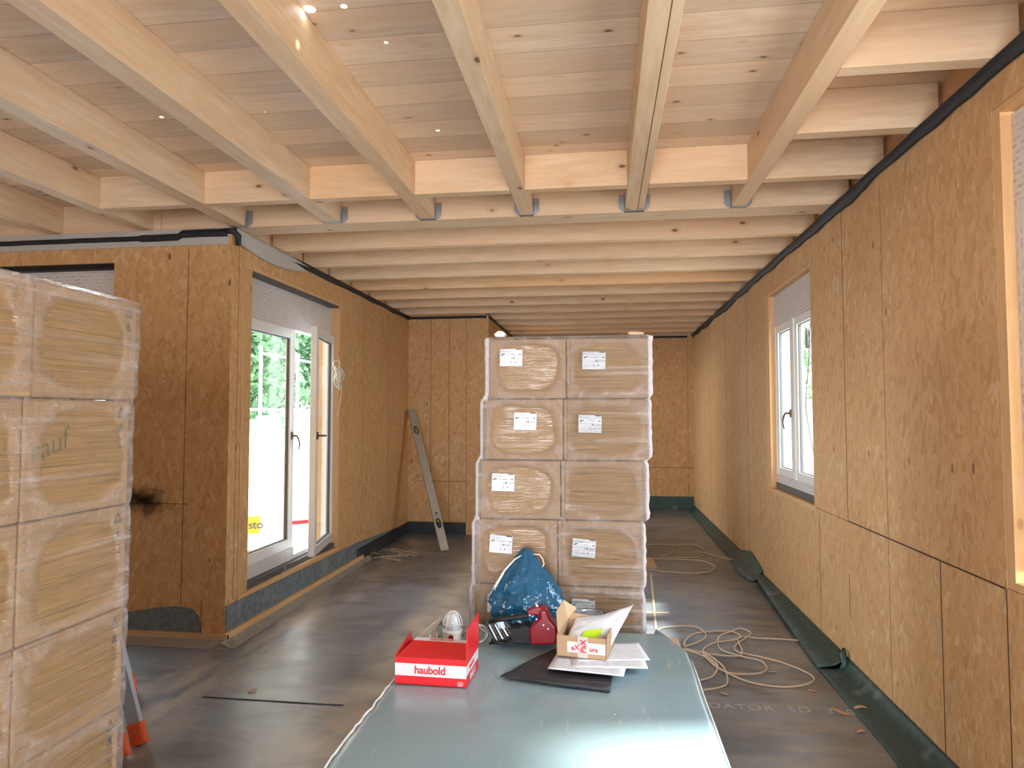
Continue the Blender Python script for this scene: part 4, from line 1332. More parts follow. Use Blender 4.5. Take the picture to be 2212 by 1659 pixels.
def cover_top(u, v):
    # v along Y 0.80..3.36 ; u across with drapes on both sides
    y = 0.80 + 2.56 * v
    xl_, xr_ = -0.805 + 0.012 * nz(y * 4, 2) + 0.006 * nz(y * 17, 5), 0.356 + 0.004 * nz(y * 3, 8)
    if y > 3.05: xr_ -= (y - 3.05) * 0.35
    if u < 0.12:
        s = 1 - u / 0.12
        return (xl_ - 0.012 * s, y, TZ - 0.004 - 0.10 * s + (0.006 * nz(y * 20, 1) * s))
    if u > 0.88:
        s = (u - 0.88) / 0.12
        return (xr_ + 0.02 * s, y, TZ - 0.003 - 0.28 * s)
    s = (u - 0.12) / 0.76
    x = xl_ + (xr_ - xl_) * s
    z = TZ + 0.0025 * nz(x * 3.0, y * 2.2) + 0.0012 * nz(x * 9, y * 8, 3)
    e = min(s, 1 - s)
    if e < 0.02: z -= 0.003 * (1 - e / 0.02)
    z += 0.0022 * math.exp(-((x + 0.155) / 0.004) ** 2)
    if y > 3.26: z -= (y - 3.26) ** 1.0 * 0.35
    return (x, y, z)


cov = MB(O).grid(cover_top, 110, 140).build('plastic_cover', M['cover'], t, smooth=True)
# torn pale hem of the cover along the left edge
q = NT('torn_foil_edge')
m_ = q.fin((0.85, 0.87, 0.88), 0.25)
hem = MB(O)
pts = []
for i in range(120):
    y = 0.85 + 2.2 * i / 119
    xl_ = -0.805 + 0.012 * nz(y * 4, 2) + 0.006 * nz(y * 17, 5)
    pts.append((xl_ - 0.006, y, TZ - 0.003 + 0.005 * nz(y * 25, 3)))
hem.tube(pts, [0.0035 + 0.003 * abs(nz(y_ * 0.45, 1)) for y_ in range(120)], 6)
ho = hem.build('torn_hem', m_, t, smooth=True); ho['label'] = 'ragged whitish hem along the left edge'
hem2 = MB(O)
hem2.tube([(0.362 + 0.004 * nz(y_ * 3, 8), y_, TZ - 0.008) for y_ in [0.85 + 0.1 * i for i in range(22)]], 0.0035, 6)
hem2.build('edge_fold', m_, t, smooth=True)

# ---- red carton
HB = Vector((-0.79, 2.53, TZ + 0.003)); HW, HD, HH = 0.278, 0.215, 0.098
t = thing('nail_box', 'open red and white cardboard box lettered in red on its white band', 'box', tuple(HB), math.radians(-1.5))


def band_box(name, mb_boxes, mats): pass


mb = MB()
T_ = 0.003
def panel_y(mb, y, z0, z1, x0, x1): # front/back panels with colour bands
    zz = [0, HH * 0.33, HH * 0.80, HH]
    for i, mi in enumerate((0, 1, 0)): mb.box((x0, y, zz[i]), (x1, y + T_, zz[i + 1]), mi)
panel_y(mb, 0, 0, HH, 0, HW); panel_y(mb, HD - T_, 0, HH, 0, HW)
for x in (0, HW - T_):
    zz = [0, HH * 0.40, HH * 0.80, HH]
    for i, mi in enumerate((0, 1, 0)): mb.box((x, T_, zz[i]), (x + T_, HD - T_, zz[i + 1]), mi)
mb.box((0, 0, 0), (HW, HD, 0.003), 0)
mb.build('box_body', [M['haub_red'], M['haub_white']], t)
text_mesh('box_lettering', 'haubold', 0.040, M['print_red'], t, (0.076, -0.0008, 0.043), (1, 0, 0), (0, 0, 1), depth=0.0004, offset=0.0009, spacing=0.95)
mb = MB()
for k in range(24):
    a0 = PI * k / 24; a1 = PI * (k + 1) / 24
    mb.tube([(0.255 + 0.012 * math.cos(a0), -0.001, 0.012 + 0.010 * math.sin(a0)), (0.255 + 0.012 * math.cos(a1), -0.001, 0.012 + 0.010 * math.sin(a1))], 0.0006, 4)
mb.box((0.244, -0.0015, 0.009), (0.266, -0.0005, 0.0105)); mb.box((0.250, -0.0015, 0.012), (0.2535, -0.0005, 0.018)); mb.box((0.256, -0.0015, 0.012), (0.260, -0.0005, 0.018)); mb.box((0.246, -0.0015, 0.005), (0.264, -0.0005, 0.0065))
mb.build('box_emblem', M['haub_white'], t)
text_mesh('side_lettering', 'haubold', 0.026, M['print_red'], t, (HW + 0.0008, 0.05, 0.052), (0, 1, 0), (0, 0, 1), depth=0.0003)
text_mesh('side_lettering', 'RNC-S', 0.034, M['haub_white'], t, (HW + 0.0008, 0.06, 0.006), (0, 1, 0), (0, 0, 1), depth=0.0003, offset=0.0008)
# front flap folded back over the top, right flap upright, left flap tilted out
mb = MB(); fz = HH
mb.prism([(0.002, 0.0, fz), (HW - 0.002, 0.0, fz), (HW - 0.012, 0.135, fz + 0.018), (0.030, 0.135, fz + 0.020)], (0, 0, 0.0025), 0)
mb.prism([(0.030, 0.1355, fz + 0.020), (HW - 0.012, 0.1355, fz + 0.018), (HW - 0.016, 0.165, fz + 0.020), (0.034, 0.165, fz + 0.023)], (0, 0, 0.0025), 1)
ff = mb.build('front_flap', [M['haub_red'], M['haub_white']], t)
text_mesh('flap_lettering', 'haubold', 0.030, M['print_red'], t, (0.095, 0.140, fz + 0.0245), (1, 0, 0), (0, 1, 0.1), depth=0.0004)
mb = MB(); mb.prism([(HW - 0.001, 0.0, HH), (HW - 0.001, HD, HH), (HW + 0.000, HD - 0.004, HH + 0.122), (HW + 0.000, 0.004, HH + 0.118)], (0.003, 0, 0)); 
rf = mb.build('side_flap', M['haub_red'], t)
mb = MB(); mb.prism([(0.0, 0.0, HH), (0.0, 0.21, HH), (-0.004, 0.20, HH + 0.035), (-0.004, 0.02, HH + 0.004)], (0.003, 0, 0)); mb.build('side_flap', M['haub_red'], t)
mb = MB(); mb.box((0.004, HD - 0.012, HH), (HW - 0.006, HD - 0.009, HH + 0.004)); mb.prism([(0.012, HD, HH + 0.0), (0.10, HD + 0.06, HH + 0.075), (0.104, HD + 0.06, HH + 0.075), (0.02, HD, HH)], (0, 0.02, 0.0)); lf = mb.build('back_flap', M['kraft'], t)

# ---- caged inspection lamp
LP = Vector((-0.678, 3.03, TZ))
t = thing('inspection_lamp', 'caged work lamp with clear dome standing behind the red box', 'lamp', tuple(LP))
def prof(mb, pr_, n=28, mi=0):
    mb.grid(lambda u, v: (pr_[min(int(v * (len(pr_) - 1) + 0.5), len(pr_) - 1)][0] * math.cos(2 * PI * u), pr_[min(int(v * (len(pr_) - 1) + 0.5), len(pr_) - 1)][0] * math.sin(2 * PI * u), pr_[min(int(v * (len(pr_) - 1) + 0.5), len(pr_) - 1)][1]), n, len(pr_), mi, True)
    return mb
prof(MB(), [(0.0, 0.012), (0.040, 0.012), (0.046, 0.02), (0.046, 0.052), (0.042, 0.058), (0.0, 0.058)]).build('lamp_base', M['white_paint'], t, smooth=False)
prof(MB(), [(0.036, 0.058)] + [(0.036 * math.cos(a * PI / 18), 0.075 + 0.055 * math.sin(a * PI / 18)) for a in range(0, 10)]).build('lamp_dome', NT('milky_glass').fin((0.62, 0.64, 0.68), 0.15), t, smooth=True)
mb = MB()
for k in range(4):
    a = PI * k / 4 + 0.3
    pts = [(0.044 * math.cos(a) * math.cos(s), 0.044 * math.sin(a) * math.cos(s), 0.065 + 0.073 * math.sin(s)) for s in [PI * i / 20 for i in range(21)]]
    mb.tube(pts, 0.0018, 6)
mb.tube([(0.043 * math.cos(a), 0.043 * math.sin(a), 0.082) for a in [2 * PI * i / 28 for i in range(28)]], 0.0018, 6, closed=True)
mb.build('wire_cage', M['white_paint'], t, smooth=True)
mb = MB(); mb.cyl((0.003, -0.044, 0.035), (0.003, -0.052, 0.035), 0.011, 16); sw = mb.build('switch', M['red_tool'], t); sw['label'] = 'dark red round switch'
mb = MB(); mb.tube([(0.046 + 0.02 * i, -0.01 + 0.004 * math.sin(i), 0.03 + 0.05 * math.sin(i * 0.5)) for i in range(7)], 0.006, 8); mb.cyl((0.03, 0, 0.0), (0.03, 0, 0.014), 0.012)
mb.build('lamp_hook', M['steel'], t, smooth=True)
# loose clear packaging beside it
mb = MB(); mb.grid(lambda u, v: (-0.80 + 0.055 * u + 0.015 * v, 3.0 + 0.05 * v, TZ + 0.006 + 0.05 * abs(nz(u * 4, v * 4, 2)) + 0.02 * v), 14, 10)
tag(mb.build('crumpled_wrapper', M['tape_clear'], smooth=True, solid=0.001), 'crumpled pale wrapper left of the work lamp', 'wrapper')

# ---- nailer
NY = 2.98
def N(u, v): p = px(u, v, y=NY); return p
O = (-0.30, NY, TZ)
t = thing('nail_gun', 'red and black pneumatic nail gun lying on the plastic cover', 'tool', O)
body = [(1146, 1391), (1200, 1391), (1206, 1372), (1203, 1352), (1190, 1337), (1182, 1318), (1174, 1313), (1164, 1318), (1166, 1332), (1158, 1340), (1150, 1350), (1143, 1356)]
MB(O).prism([N(*q_) + Vector((0, -0.02, 0)) for q_ in body], (0, 0.095, 0)).build('tool_body', M['red_tool'], t, bevel=0.012, seg=4)
cap = [(1138, 1319), (1150, 1314), (1170, 1312), (1176, 1320), (1172, 1330), (1150, 1330), (1138, 1327)]
MB(O).prism([N(*q_) + Vector((0, 0.0, 0)) for q_ in cap], (0, 0.05, 0)).build('end_cap', M['red_tool'], t, bevel=0.007, seg=3)
mb = MB(O); a, b = N(1160, 1316) + Vector((0, 0.02, 0)), N(1155, 1305) + Vector((0, 0.02, 0)); mb.cyl(a, b, 0.005, 12); mb.cyl(a + (b - a) * 0.2, a + (b - a) * 0.6, 0.008, 12)
mb.build('air_plug', M['steel'], t)
mb = MB(O); mb.tube([N(1140, 1331), N(1118, 1333), N(1085, 1337), N(1056, 1342)], [0.011, 0.010, 0.010, 0.012], 10); mb.build('grip', M['black'], t, smooth=True)
blk = [(1147, 1391), (1147, 1356), (1132, 1350), (1122, 1356), (1100, 1357), (1092, 1366), (1062, 1376), (1060, 1388), (1072, 1392), (1100, 1388), (1120, 1392)]
MB(O).prism([N(*q_) + Vector((0, -0.005, 0)) for q_ in blk], (0, 0.07, 0)).build('nose_housing', M['black'], t, bevel=0.006)
mb = MB(O)
mb.prism([N(1047, 1350) + Vector((0, 0.012, 0)), N(1092, 1345) + Vector((0, 0.012, 0)), N(1108, 1366) + Vector((0, 0.012, 0)), N(1068, 1391) + Vector((0, 0.012, 0))], (0, 0.035, 0), 0)
for k in range(7):
    a = N(1051 + k * 6.2, 1350 - k * 0.6) + Vector((0, 0.004, 0)); b = N(1071 + k * 5.4, 1388 - k * 3.2) + Vector((0, -0.004, 0))
    d_ = (b - a); m0 = (a + b) / 2
    mb.obox(m0, d_ / 2, Vector((0.0038 if k % 2 else 0.0026, 0, 0)), Vector((0, 0.010 if k % 2 else 0.006, 0)), k % 2)
mb.build('magazine', [M['gasket'], M['alu']], t, bevel=0.001)
mb = MB(O); mb.prism([N(1072, 1344) + Vector((0, -0.004, 0)), N(1088, 1342) + Vector((0, -0.004, 0)), N(1092, 1356) + Vector((0, -0.004, 0)), N(1078, 1358) + Vector((0, -0.004, 0))], (0, 0.004, 0)); mb.build('magazine_cap', M['tin'], t)
mb = MB(O)
for k in (0, 3, 5):
    mb.cyl(N(1160 + 5 * k, 1334 + 7 * k * 0.6) + Vector((0, -0.021, 0)), N(1160 + 5 * k, 1334 + 7 * k * 0.6) + Vector((0, -0.024, 0)), 0.004, 10)
mb.build('screw_heads', M['steel'], t)
mb = MB(O); mb.tube([N(1060, 1385) + Vector((0, -0.03, 0)), N(1075, 1380) + Vector((0, -0.04, 0)), N(1095, 1384) + Vector((0, -0.04, 0)), N(1105, 1376) + Vector((0, -0.02, 0))], 0.006, 8); mb.build('trigger_guard', M['black'], t, smooth=True)

# ---- coil of clear hose at left of the gun
mb = MB(); c = Vector((-0.545, 2.98, TZ + 0.02))
for k in range(3):
    mb.tube([c + Vector((0.028 * math.cos(a) * (1 + 0.15 * k), 0.02 * math.sin(a), 0.03 * math.sin(a) + 0.035 + 0.003 * k)) for a in [2 * PI * i / 24 for i in range(24)]], 0.0035, 6, closed=True)
tag(mb.build('wire_coil', M['steel'], smooth=True), 'small coil of grey wire between red box and nail gun', 'wire')

# ---- bag
t = thing('rubbish_bag', 'blue plastic sack with white drawstring leaning on the central pallet', 'bag', (-0.355, 3.20, TZ))
BH = 0.372
def bagf(u, v):
    a = 2 * PI * u
    # radius profile from floor to neck
    if v < 0.05: rr = 0.115 + 0.03 * (v / 0.05)
    elif v < 0.35: rr = 0.145 + 0.028 * math.sin((v - 0.05) / 0.3 * PI / 2)
    else:
        s = (v - 0.35) / 0.65
        rr = 0.173 * (1 - s ** 1.55) * (1 - 0.10 * s) + 0.012
    if v < 0.001: rr = 0.09
    fold = (0.006 + 0.035 * v * (1 - v)) * (math.sin(a * 9 + 2.5 * math.sin(v * 4)) * 0.35 + math.sin(a * 5 + 1.7 + v * 3) * 0.3) * (0.4 + v)
    w1_ = 1 - abs(nz(math.cos(a) * 2.2, math.sin(a) * 2.2, v * 5.5)) * 2
    w2_ = 1 - abs(nz(math.cos(a) * 4.5 + 4, math.sin(a) * 4.5, v * 9 - a * 0.2)) * 2
    rr = rr * (1 + 0.13 * (w1_ - 0.5) + 0.06 * (w2_ - 0.5)) * 0.97 + fold * 1.1
    x = rr * math.cos(a) * 0.98 - 0.010 + 0.012 * math.sin(v * 3)
    y_ = rr * math.sin(a) * 0.70
    z = 0.003 + BH * v
    # lean backwards and sideways towards the neck
    return (x - 0.012 * v, y_ + 0.10 * v ** 2 - 0.01, z)
mb = MB(); mb.grid(bagf, 120, 90, 0, True)
mb.build('bag_body', M['bag'], t, smooth=True)
mb = MB(); mb.tube([(-0.02 + 0.02 * math.cos(k), 0.09, BH - 0.012 + 0.012 * math.sin(k)) for k in [i * 0.5 for i in range(13)]], 0.006, 6); mb.build('bag_neck', M['bag'], t, smooth=True)
mb = MB()
o_ = Vector((-0.355, 3.20, TZ))
dst = [px(1130, 1198, y=3.27), px(1112, 1208, y=3.22), px(1090, 1232, y=3.17), px(1068, 1270, y=3.12)]
mb.tube([p - o_ for p in dst], [0.003, 0.004, 0.005, 0.007], 6)
dst = [px(1130, 1197, y=3.27), px(1150, 1197, y=3.28), px(1165, 1198, y=3.28), px(1172, 1207, y=3.27), px(1175, 1218, y=3.26), px(1171, 1226, y=3.24)]
mb.tube([p - o_ for p in dst], 0.003, 6)
mb.build('drawstring', M['twine'], t, smooth=True)

# ---- black sheet
def shf(u, v):
    A, B_, C_, D_ = Vector((-0.40, 2.625, 0)), Vector((0.02, 2.555, 0)), Vector((0.055, 3.02, 0)), Vector((-0.20, 3.0, 0))
    p = A * (1 - u) * (1 - v) + B_ * u * (1 - v) + C_ * u * v + D_ * (1 - u) * v
    z = TZ + 0.005 + 0.006 * abs(nz(u * 4, v * 4, 1))
    if v < 0.12:
        s = v / 0.12
        z += 0.012 * math.sin(PI * s) * u + 0.004
    k = max(0, 0.5 - u) * max(0, 0.6 - abs(v - 0.35)) * 0.03
    return (p.x, p.y, z + k)
rsheet = tag(MB().grid(shf, 40, 40).build('rubber_sheet', M['bitumen'], smooth=True, solid=0.004), 'black rubber sheet with curled front edge under the papers', 'sheet')
mb = MB(); mb.tube([(-0.30 + 0.32 * i / 12, 2.605 - 0.05 * i / 12, TZ + 0.014 + 0.001 * math.sin(i)) for i in range(13)], [0.003 + 0.008 * min(1, i / 6) for i in range(13)], 10)
mb.build('curled_edge', M['bitumen'], rsheet, smooth=True)

# ---- papers
def paper(cx_, cy_, rot, z, lab, curl=0.0):
    t = thing('paper_sheet', lab, 'paper', (cx_, cy_, z), rot, group='printed sheets under the brown box')
    MB().grid(lambda u, v: (-0.1485 + 0.297 * u, -0.105 + 0.21 * v, 0.0008 + curl * (max(0, u - 0.7) ** 2 + max(0, 0.2 - v) ** 2)), 12, 10).build('sheet', M['paper'], t, smooth=True, solid=0.0006)
    mb = MB()
    random.seed(int(lab.__len__()))
    for k in range(9): mb.box((-0.138 + 0.0335 * k, -0.092, 0.0018 + (curl * 0.02)), (-0.1375 + 0.0335 * k, 0.093, 0.0020 + (curl * 0.02)))
    for k in range(16):
        yy = 0.09 - k * 0.012
        x0 = -0.135 + (0.0 if k % 4 else 0.02)
        segs = random.randint(2, 5); xx = x0
        for s in range(segs):
            w = random.uniform(0.015, 0.05)
            if xx + w > 0.135: break
            zz = 0.0020 + curl * (max(0, (xx + 0.1485) / 0.297 + 0.1 - 0.7) ** 2)
            mb.box((xx, yy, zz), (xx + w, yy + 0.0028, zz + 0.0002)); xx += w + random.uniform(0.006, 0.03)
    mb.build('print', plain_grey, t)
    return t
paper(-0.06, 2.775, math.radians(-8), TZ + 0.026, 'printed sheet of paper lying lowest and leftmost under the brown box')
paper(0.015, 2.83, math.radians(4), TZ + 0.029, 'printed sheet of paper sticking out right of the brown box')
paper(0.02, 2.90, math.radians(10), TZ + 0.032, 'printed form sheet topmost behind the brown box')

# ---- brown open box
CB = Vector((-0.194, 2.815, TZ + 0.036)); ang = math.radians(-9)
t = thing('cardboard_box', 'small open brown cardboard box holding a white plastic envelope', 'box', tuple(CB), ang)
W_, D_, H_ = 0.205, 0.23, 0.085
mb = MB(); mb.box((0, 0, 0), (W_, 0.003, H_)); mb.box((0, D_ - 0.003, 0), (W_, D_, H_)); mb.box((0, 0, 0), (0.003, D_, H_)); mb.box((W_ - 0.003, 0, 0), (W_, D_, H_)); mb.box((0, 0, 0), (W_, D_, 0.003))
mb.build('box_body', M['kraft'], t)
mb = MB(); mb.prism([(0.0, 0.02, H_), (0.0, D_ - 0.02, H_), (0.035, D_ + 0.01, H_ + 0.045), (-0.018, D_ - 0.02, H_ + 0.085), (-0.020, 0.08, H_ + 0.07)], (0.002, 0, 0.001)); mb.build('box_flap', M['kraft_in'], t)
mb = MB(); mb.prism([(0.0, D_, H_), (W_, D_, H_), (W_ - 0.05, D_ + 0.012, H_ + 0.012), (0.02, D_ + 0.02, H_ + 0.02)], (0, 0.002, 0.001)); mb.build('box_flap', M['kraft_in'], t)
mb = MB(); zg = [(0.01, H_ - 0.02), (0.03, H_ + 0.012), (0.05, H_ - 0.012), (0.08, H_ - 0.03), (0.10, H_ + 0.01), (0.13, H_ - 0.015), (0.20, H_ + 0.012), (0.22, H_ + 0.012), (0.22, H_ - 0.02), (0.01, H_ - 0.02)]
mb.prism([(W_ + 0.001, a_, b_) for a_, b_ in zg], (0.003, 0, 0)); mb.build('torn_flap', M['kraft_in'], t)
mb = MB(); mb.box((0.045, -0.0012, 0.02), (W_ - 0.004, -0.0004, H_ - 0.022), 0); mb.build('address_label', M['paper'], t)
mb = MB(); mb.box((0.088, -0.0022, 0.002), (0.130, -0.0014, H_ + 0.001), 0); mb.build('packing_tape', M['tape_clear'], t)
text_mesh('box_lettering', 'aX', 0.028, M['print_red'], t, (0.062, -0.0026, 0.030), (1, 0, 0.1), (0, 0, 1), depth=0.0003, offset=0.0006)
text_mesh('box_lettering', 'PaX', 0.032, M['print_red'], t, (0.122, -0.0030, 0.022), (0, 0, 1), (-1, 0, 0), depth=0.0003, offset=0.0006)
text_mesh('box_lettering', 'ura', 0.026, M['print_red'], t, (0.136, -0.0026, 0.030), (1, 0, 0), (0, 0, 1), depth=0.0003, offset=0.0006)

# ---- envelope and note
EC = [px(1219, 1391, y=2.86), px(1318, 1398, y=2.90), px(1369, 1305, y=2.99), px(1245, 1334, y=3.03)]
def envf(u, v, d=0.0):
    p = EC[0] * (1 - u) * (1 - v) + EC[1] * u * (1 - v) + EC[2] * u * v + EC[3] * (1 - u) * v
    n_ = (EC[1] - EC[0]).cross(EC[3] - EC[0]).normalized()
    if n_.y > 0: n_ = -n_
    e = (16 * u * (1 - u) * v * (1 - v)) ** 0.5
    edge = 0.004 * nz(u * 6, v * 6, 3)
    return p + n_ * (d * e + edge + 0.006 * nz(u * 3, v * 3)) + Vector((0, 0, -0.012 * math.sin(PI * u) * v))
t = thing('plastic_envelope', 'white plastic mailing envelope sticking out of the brown box', 'envelope', tuple(EC[0]))
mb = MB(tuple(EC[0])); mb.grid(lambda u, v: envf(u, v, 0.012), 30, 24); mb.grid(lambda u, v: envf(u, v, -0.010), 30, 24)
mb.build('envelope', M['env'], t, smooth=True)
mb = MB(tuple(EC[0])); n0 = Vector((0, -0.0035, 0.001))
mb.grid(lambda u, v: envf(0.27 + 0.36 * u + 0.04 * v, 0.05 + 0.36 * v, 0.016) + n0, 10, 10)
no = mb.build('sticky_note', M['neon'], t, smooth=True); no['label'] = 'neon yellow-green note'

# ---- tin
TC = (-0.066, 3.19, TZ)
t = thing('paint_tin', 'round bluish metal tin standing behind the plastic envelope', 'tin', TC)
prof(MB(), [(0.0, 0.0), (0.058, 0.0), (0.058, 0.098), (0.062, 0.102), (0.062, 0.108), (0.054, 0.108), (0.052, 0.103), (0.0, 0.103)], 36).build('tin_body', M['tin'], t)
mb = MB()
for s in (-1, 1): mb.cyl((s * 0.03, -0.01, 0.103), (s * 0.03, -0.01, 0.107), 0.006, 10)
mb.build('lid_stud', M['steel'], t)
mb = MB(); mb.cyl((px(1326, 1546, z=TZ).x, px(1326, 1546, z=TZ).y, TZ + 0.003), (px(1326, 1546, z=TZ).x + 0.006, px(1326, 1546, z=TZ).y, TZ + 0.006), 0.003, 8)
tag(mb.build('screw', M['steel']), 'tiny loose screw lying on the plastic cover', 'screw')

# ------------------------------------------------------------------ straight edge leaning in the far corner
A = Vector((-1.86, 7.86, 0.03)); B_ = Vector((-2.60, 8.97, 1.70))
ax = (B_ - A); L_ = ax.length; ax.normalize()
sd = Vector((0.8, 0.57, 0)); sd = (sd - ax * sd.dot(ax)).normalized()
nn_ = ax.cross(sd).normalized()
if nn_.y > 0: nn_ = -nn_
t = thing('straightedge', 'long metal straightedge level leaning in the dark left corner', 'level', tuple(A))
O = tuple(A)
mb = MB(O)
WH = 0.052
slots = [(0.30, 0.42), (L_ - 0.42, L_ - 0.30)]
cur = 0.0
for s0, s1 in slots + [(L_, L_)]:
    if s0 > cur: mb.obox(A + ax * ((cur + s0) / 2), ax * ((s0 - cur) / 2), sd * WH, nn_ * 0.012)
    if s1 > s0:
        for q_ in (-1, 1): mb.obox(A + ax * ((s1 + s0) / 2) + sd * q_ * WH * 0.72, ax * ((s1 - s0) / 2), sd * WH * 0.28, nn_ * 0.012)
    cur = s1
mb.build('level_body', M['straightedge'], t)
for s0, s1 in slots:
    mb = MB(O); c_ = A + ax * ((s0 + s1) / 2)
    mb.tube([c_ + sd * 0.027 * math.cos(a_) + ax * (0.062 * (math.sin(a_))) + nn_ * 0.013 for a_ in [2 * PI * i / 20 for i in range(20)]], 0.006, 6, closed=True)
    mb.build('hand_hole_rim', M['black'], t, smooth=True)
mb = MB(O); mb.cyl(A + ax * 0.50 + nn_ * 0.011, A + ax * 0.50 + nn_ * 0.015, 0.017, 16); mb.build('vial', M['gasket'], t)

# ------------------------------------------------------------------ cables on the floor
def smooth_path(pts, n=8):
    out = []
    P_ = [pts[0]] + list(pts) + [pts[-1]]
    for i in range(1, len(P_) - 2):
        for k in range(n):
            s = k / n
            p0, p1, p2, p3 = P_[i - 1], P_[i], P_[i + 1], P_[i + 2]
            out.append(0.5 * ((2 * p1) + (-p0 + p2) * s + (2 * p0 - 5 * p1 + 4 * p2 - p3) * s * s + (-p0 + 3 * p1 - 3 * p2 + p3) * s ** 3))
    out.append(Vector(pts[-1])); return out


def cable(pix, r, name, lab, mat='cord', lift=0.004):
    pts = [px(u, v, z=0.006) for u, v in pix]
    for i, p in enumerate(pts): p.z = r + 0.001 + lift * (i % 3)
    mb = MB(); mb.tube(smooth_path(pts), r, 8)
    return tag(mb.build(name, M[mat], smooth=True), lab, 'cable')


cable([(1420, 1362), (1440, 1356), (1500, 1356), (1524, 1370), (1515, 1385), (1480, 1398), (1484, 1380), (1510, 1368), (1575, 1366), (1600, 1374), (1590, 1383), (1540, 1392), (1519, 1410), (1560, 1450), (1620, 1459), (1655, 1448), (1645, 1430), (1600, 1420), (1556, 1402), (1553, 1378), (1580, 1366), (1600, 1358), (1622, 1368), (1612, 1380), (1588, 1395), (1595, 1410), (1640, 1421), (1700, 1435), (1755, 1462), (1745, 1480), (1690, 1484), (1620, 1475), (1560, 1450), (1525, 1420), (1480, 1405), (1440, 1398)],
      0.0055, 'extension_cable', 'tan extension cable lying in large loops right of the table')
cable([(1480, 1400), (1520, 1412), (1600, 1418), (1595, 1378), (1640, 1380), (1700, 1384), (1750, 1386)], 0.0055, 'extension_cable', 'tan cable running from the loops to the wall')
cable([(1512, 1470), (1540, 1462), (1550, 1440), (1530, 1420), (1521, 1410), (1560, 1440), (1572, 1470), (1560, 1485), (1520, 1494)], 0.0055, 'extension_cable', 'tan cable end curled against the side of the table')
cable([(1392, 1178), (1425, 1176), (1455, 1180), (1450, 1195), (1432, 1204), (1480, 1206), (1515, 1202), (1522, 1190), (1500, 1178), (1460, 1176), (1400, 1176)], 0.0055, 'power_cord', 'thin pale cord looped behind the pallet, farther coil')
cable([(1388, 1228), (1440, 1236), (1500, 1240), (1540, 1232), (1542, 1222), (1510, 1212), (1450, 1208), (1390, 1206)], 0.0055, 'power_cord', 'thin pale cord looped behind the pallet, nearer loop')
cable([(1505, 1190), (1540, 1200), (1580, 1210), (1606, 1212)], 0.005, 'power_cord', 'thin pale cord running towards the right wall')

# offcut behind the pallet
mb = MB(); mb.prism([px(1388, 1204, z=0.03), px(1410, 1206, z=0.03), px(1419, 1224, z=0.03), px(1388, 1220, z=0.03)], (0, 0, -0.028))
tag(mb.build('board_offcut', M['kraft']), 'small brown board offcut on the floor behind the pallet', 'offcut')

# debris
random.seed(11)
deb = [(1815, 1541, 1.6, 'large curled brown wood chip by the green membrane'), (1860, 1532, 1.3, 'wood chip touching the edge of the green membrane'), (1818, 1462, 1.1, 'flat wood chip below the small membrane roll'),
       (1565, 1501, 0.8, 'small reddish chip right of the table'), (1755, 1494, 0.7, 'small chip beside the cable loop'), (1860, 1582, 0.8, 'pale chip nearest to the bottom right of the floor'),
       (1677, 1374, 0.8, 'small chip behind the cable loops'), (1620, 1240, 0.8, 'reddish chip near the cord behind the pallet'), (545, 1494, 0.8, 'reddish chip on the shiny left floor')]
for u, v, s, lab in deb:
    c = px(u, v, z=0.0); a0 = random.uniform(0, 6)
    mb = MB((c.x, c.y, 0))
    L0, W0 = 0.030 * s, 0.012 * s
    def cf(p, q_, c=c, a0=a0, L0=L0, W0=W0, s=s):
        x = L0 * (2 * p - 1); y_ = W0 * (2 * q_ - 1) * (1 - 0.6 * (2 * p - 1) ** 2) + 0.002 * nz(p * 5, q_, a0)
        z = 0.003 + 0.012 * s * abs(math.sin(p * 2.6 + a0)) * 0.8
        return (c.x + x * math.cos(a0) - y_ * math.sin(a0), c.y + x * math.sin(a0) + y_ * math.cos(a0), z)
    mb.grid(cf, 9, 5)
    o = mb.build('wood_chip', M['chip'], smooth=True, solid=0.003); o.location = (c.x, c.y, 0)
    tag(o, lab, 'wood chip', 'wood chips scattered on the floor')
mb = MB(); a, b = px(1660, 1452, z=0.004), px(1676, 1451, z=0.004); mb.cyl(a, b, 0.003, 8)
tag(mb.build('nail', M['steel']), 'single bright nail lying inside the cable loop', 'nail')
c = px(850, 1202, z=0.0)
mb = MB()
for k in range(3): mb.tube(smooth_path([c + Vector((random.uniform(-0.25, 0.25), random.uniform(-0.25, 0.25), 0.004 + 0.03 * (i % 2))) for i in range(5)]), 0.004, 6)
tag(mb.build('string_scraps', M['cord'], smooth=True), 'tangled scraps of string in the dark left corner', 'string')

# ------------------------------------------------------------------ outside, left: terrace
tag(MB().box((-40, -10, -0.35), (XFL - WT - 0.002, YN + WT + 0.01, -0.05)).build('ground_left', plain('pale_gravel', (0.52, 0.52, 0.51), 0.8, vary=0.1, scale=3)), kind='structure')
tag(MB().box((-40, YN + WT + 0.012, -0.35), (XL - WT - 0.002, 60, 0.12)).build('ground', plain('pale_terrace', (0.54, 0.58, 0.64), 0.8, vary=0.1, scale=3)), kind='structure')
tag(MB().box((XR + WT + 0.002, -10, -0.6), (40, 60, -0.1)).build('ground_right', plain('pale_ground', (0.52, 0.52, 0.51), 0.8, vary=0.1, scale=3)), kind='structure')
mb = MB(); mb.box((-6.85, 5.4, 0.12), (-6.6, 30, 1.27))
tag(mb.build('parapet_wall', M['ext_white']), 'bright pale parapet along the terrace outside', 'parapet')
mb = MB(); mb.box((-6.59, 10.3, 0.30), (-6.50, 12.3, 0.78))
tag(mb.build('osb_panel', M['osb']), 'board panel leaning on the parapet outside the door', 'panel')
mb = MB()
p = [px(530, 1195, z=0.13), px(625, 1195, z=0.13), px(640, 1165, z=0.13), px(560, 1178, z=0.13)]
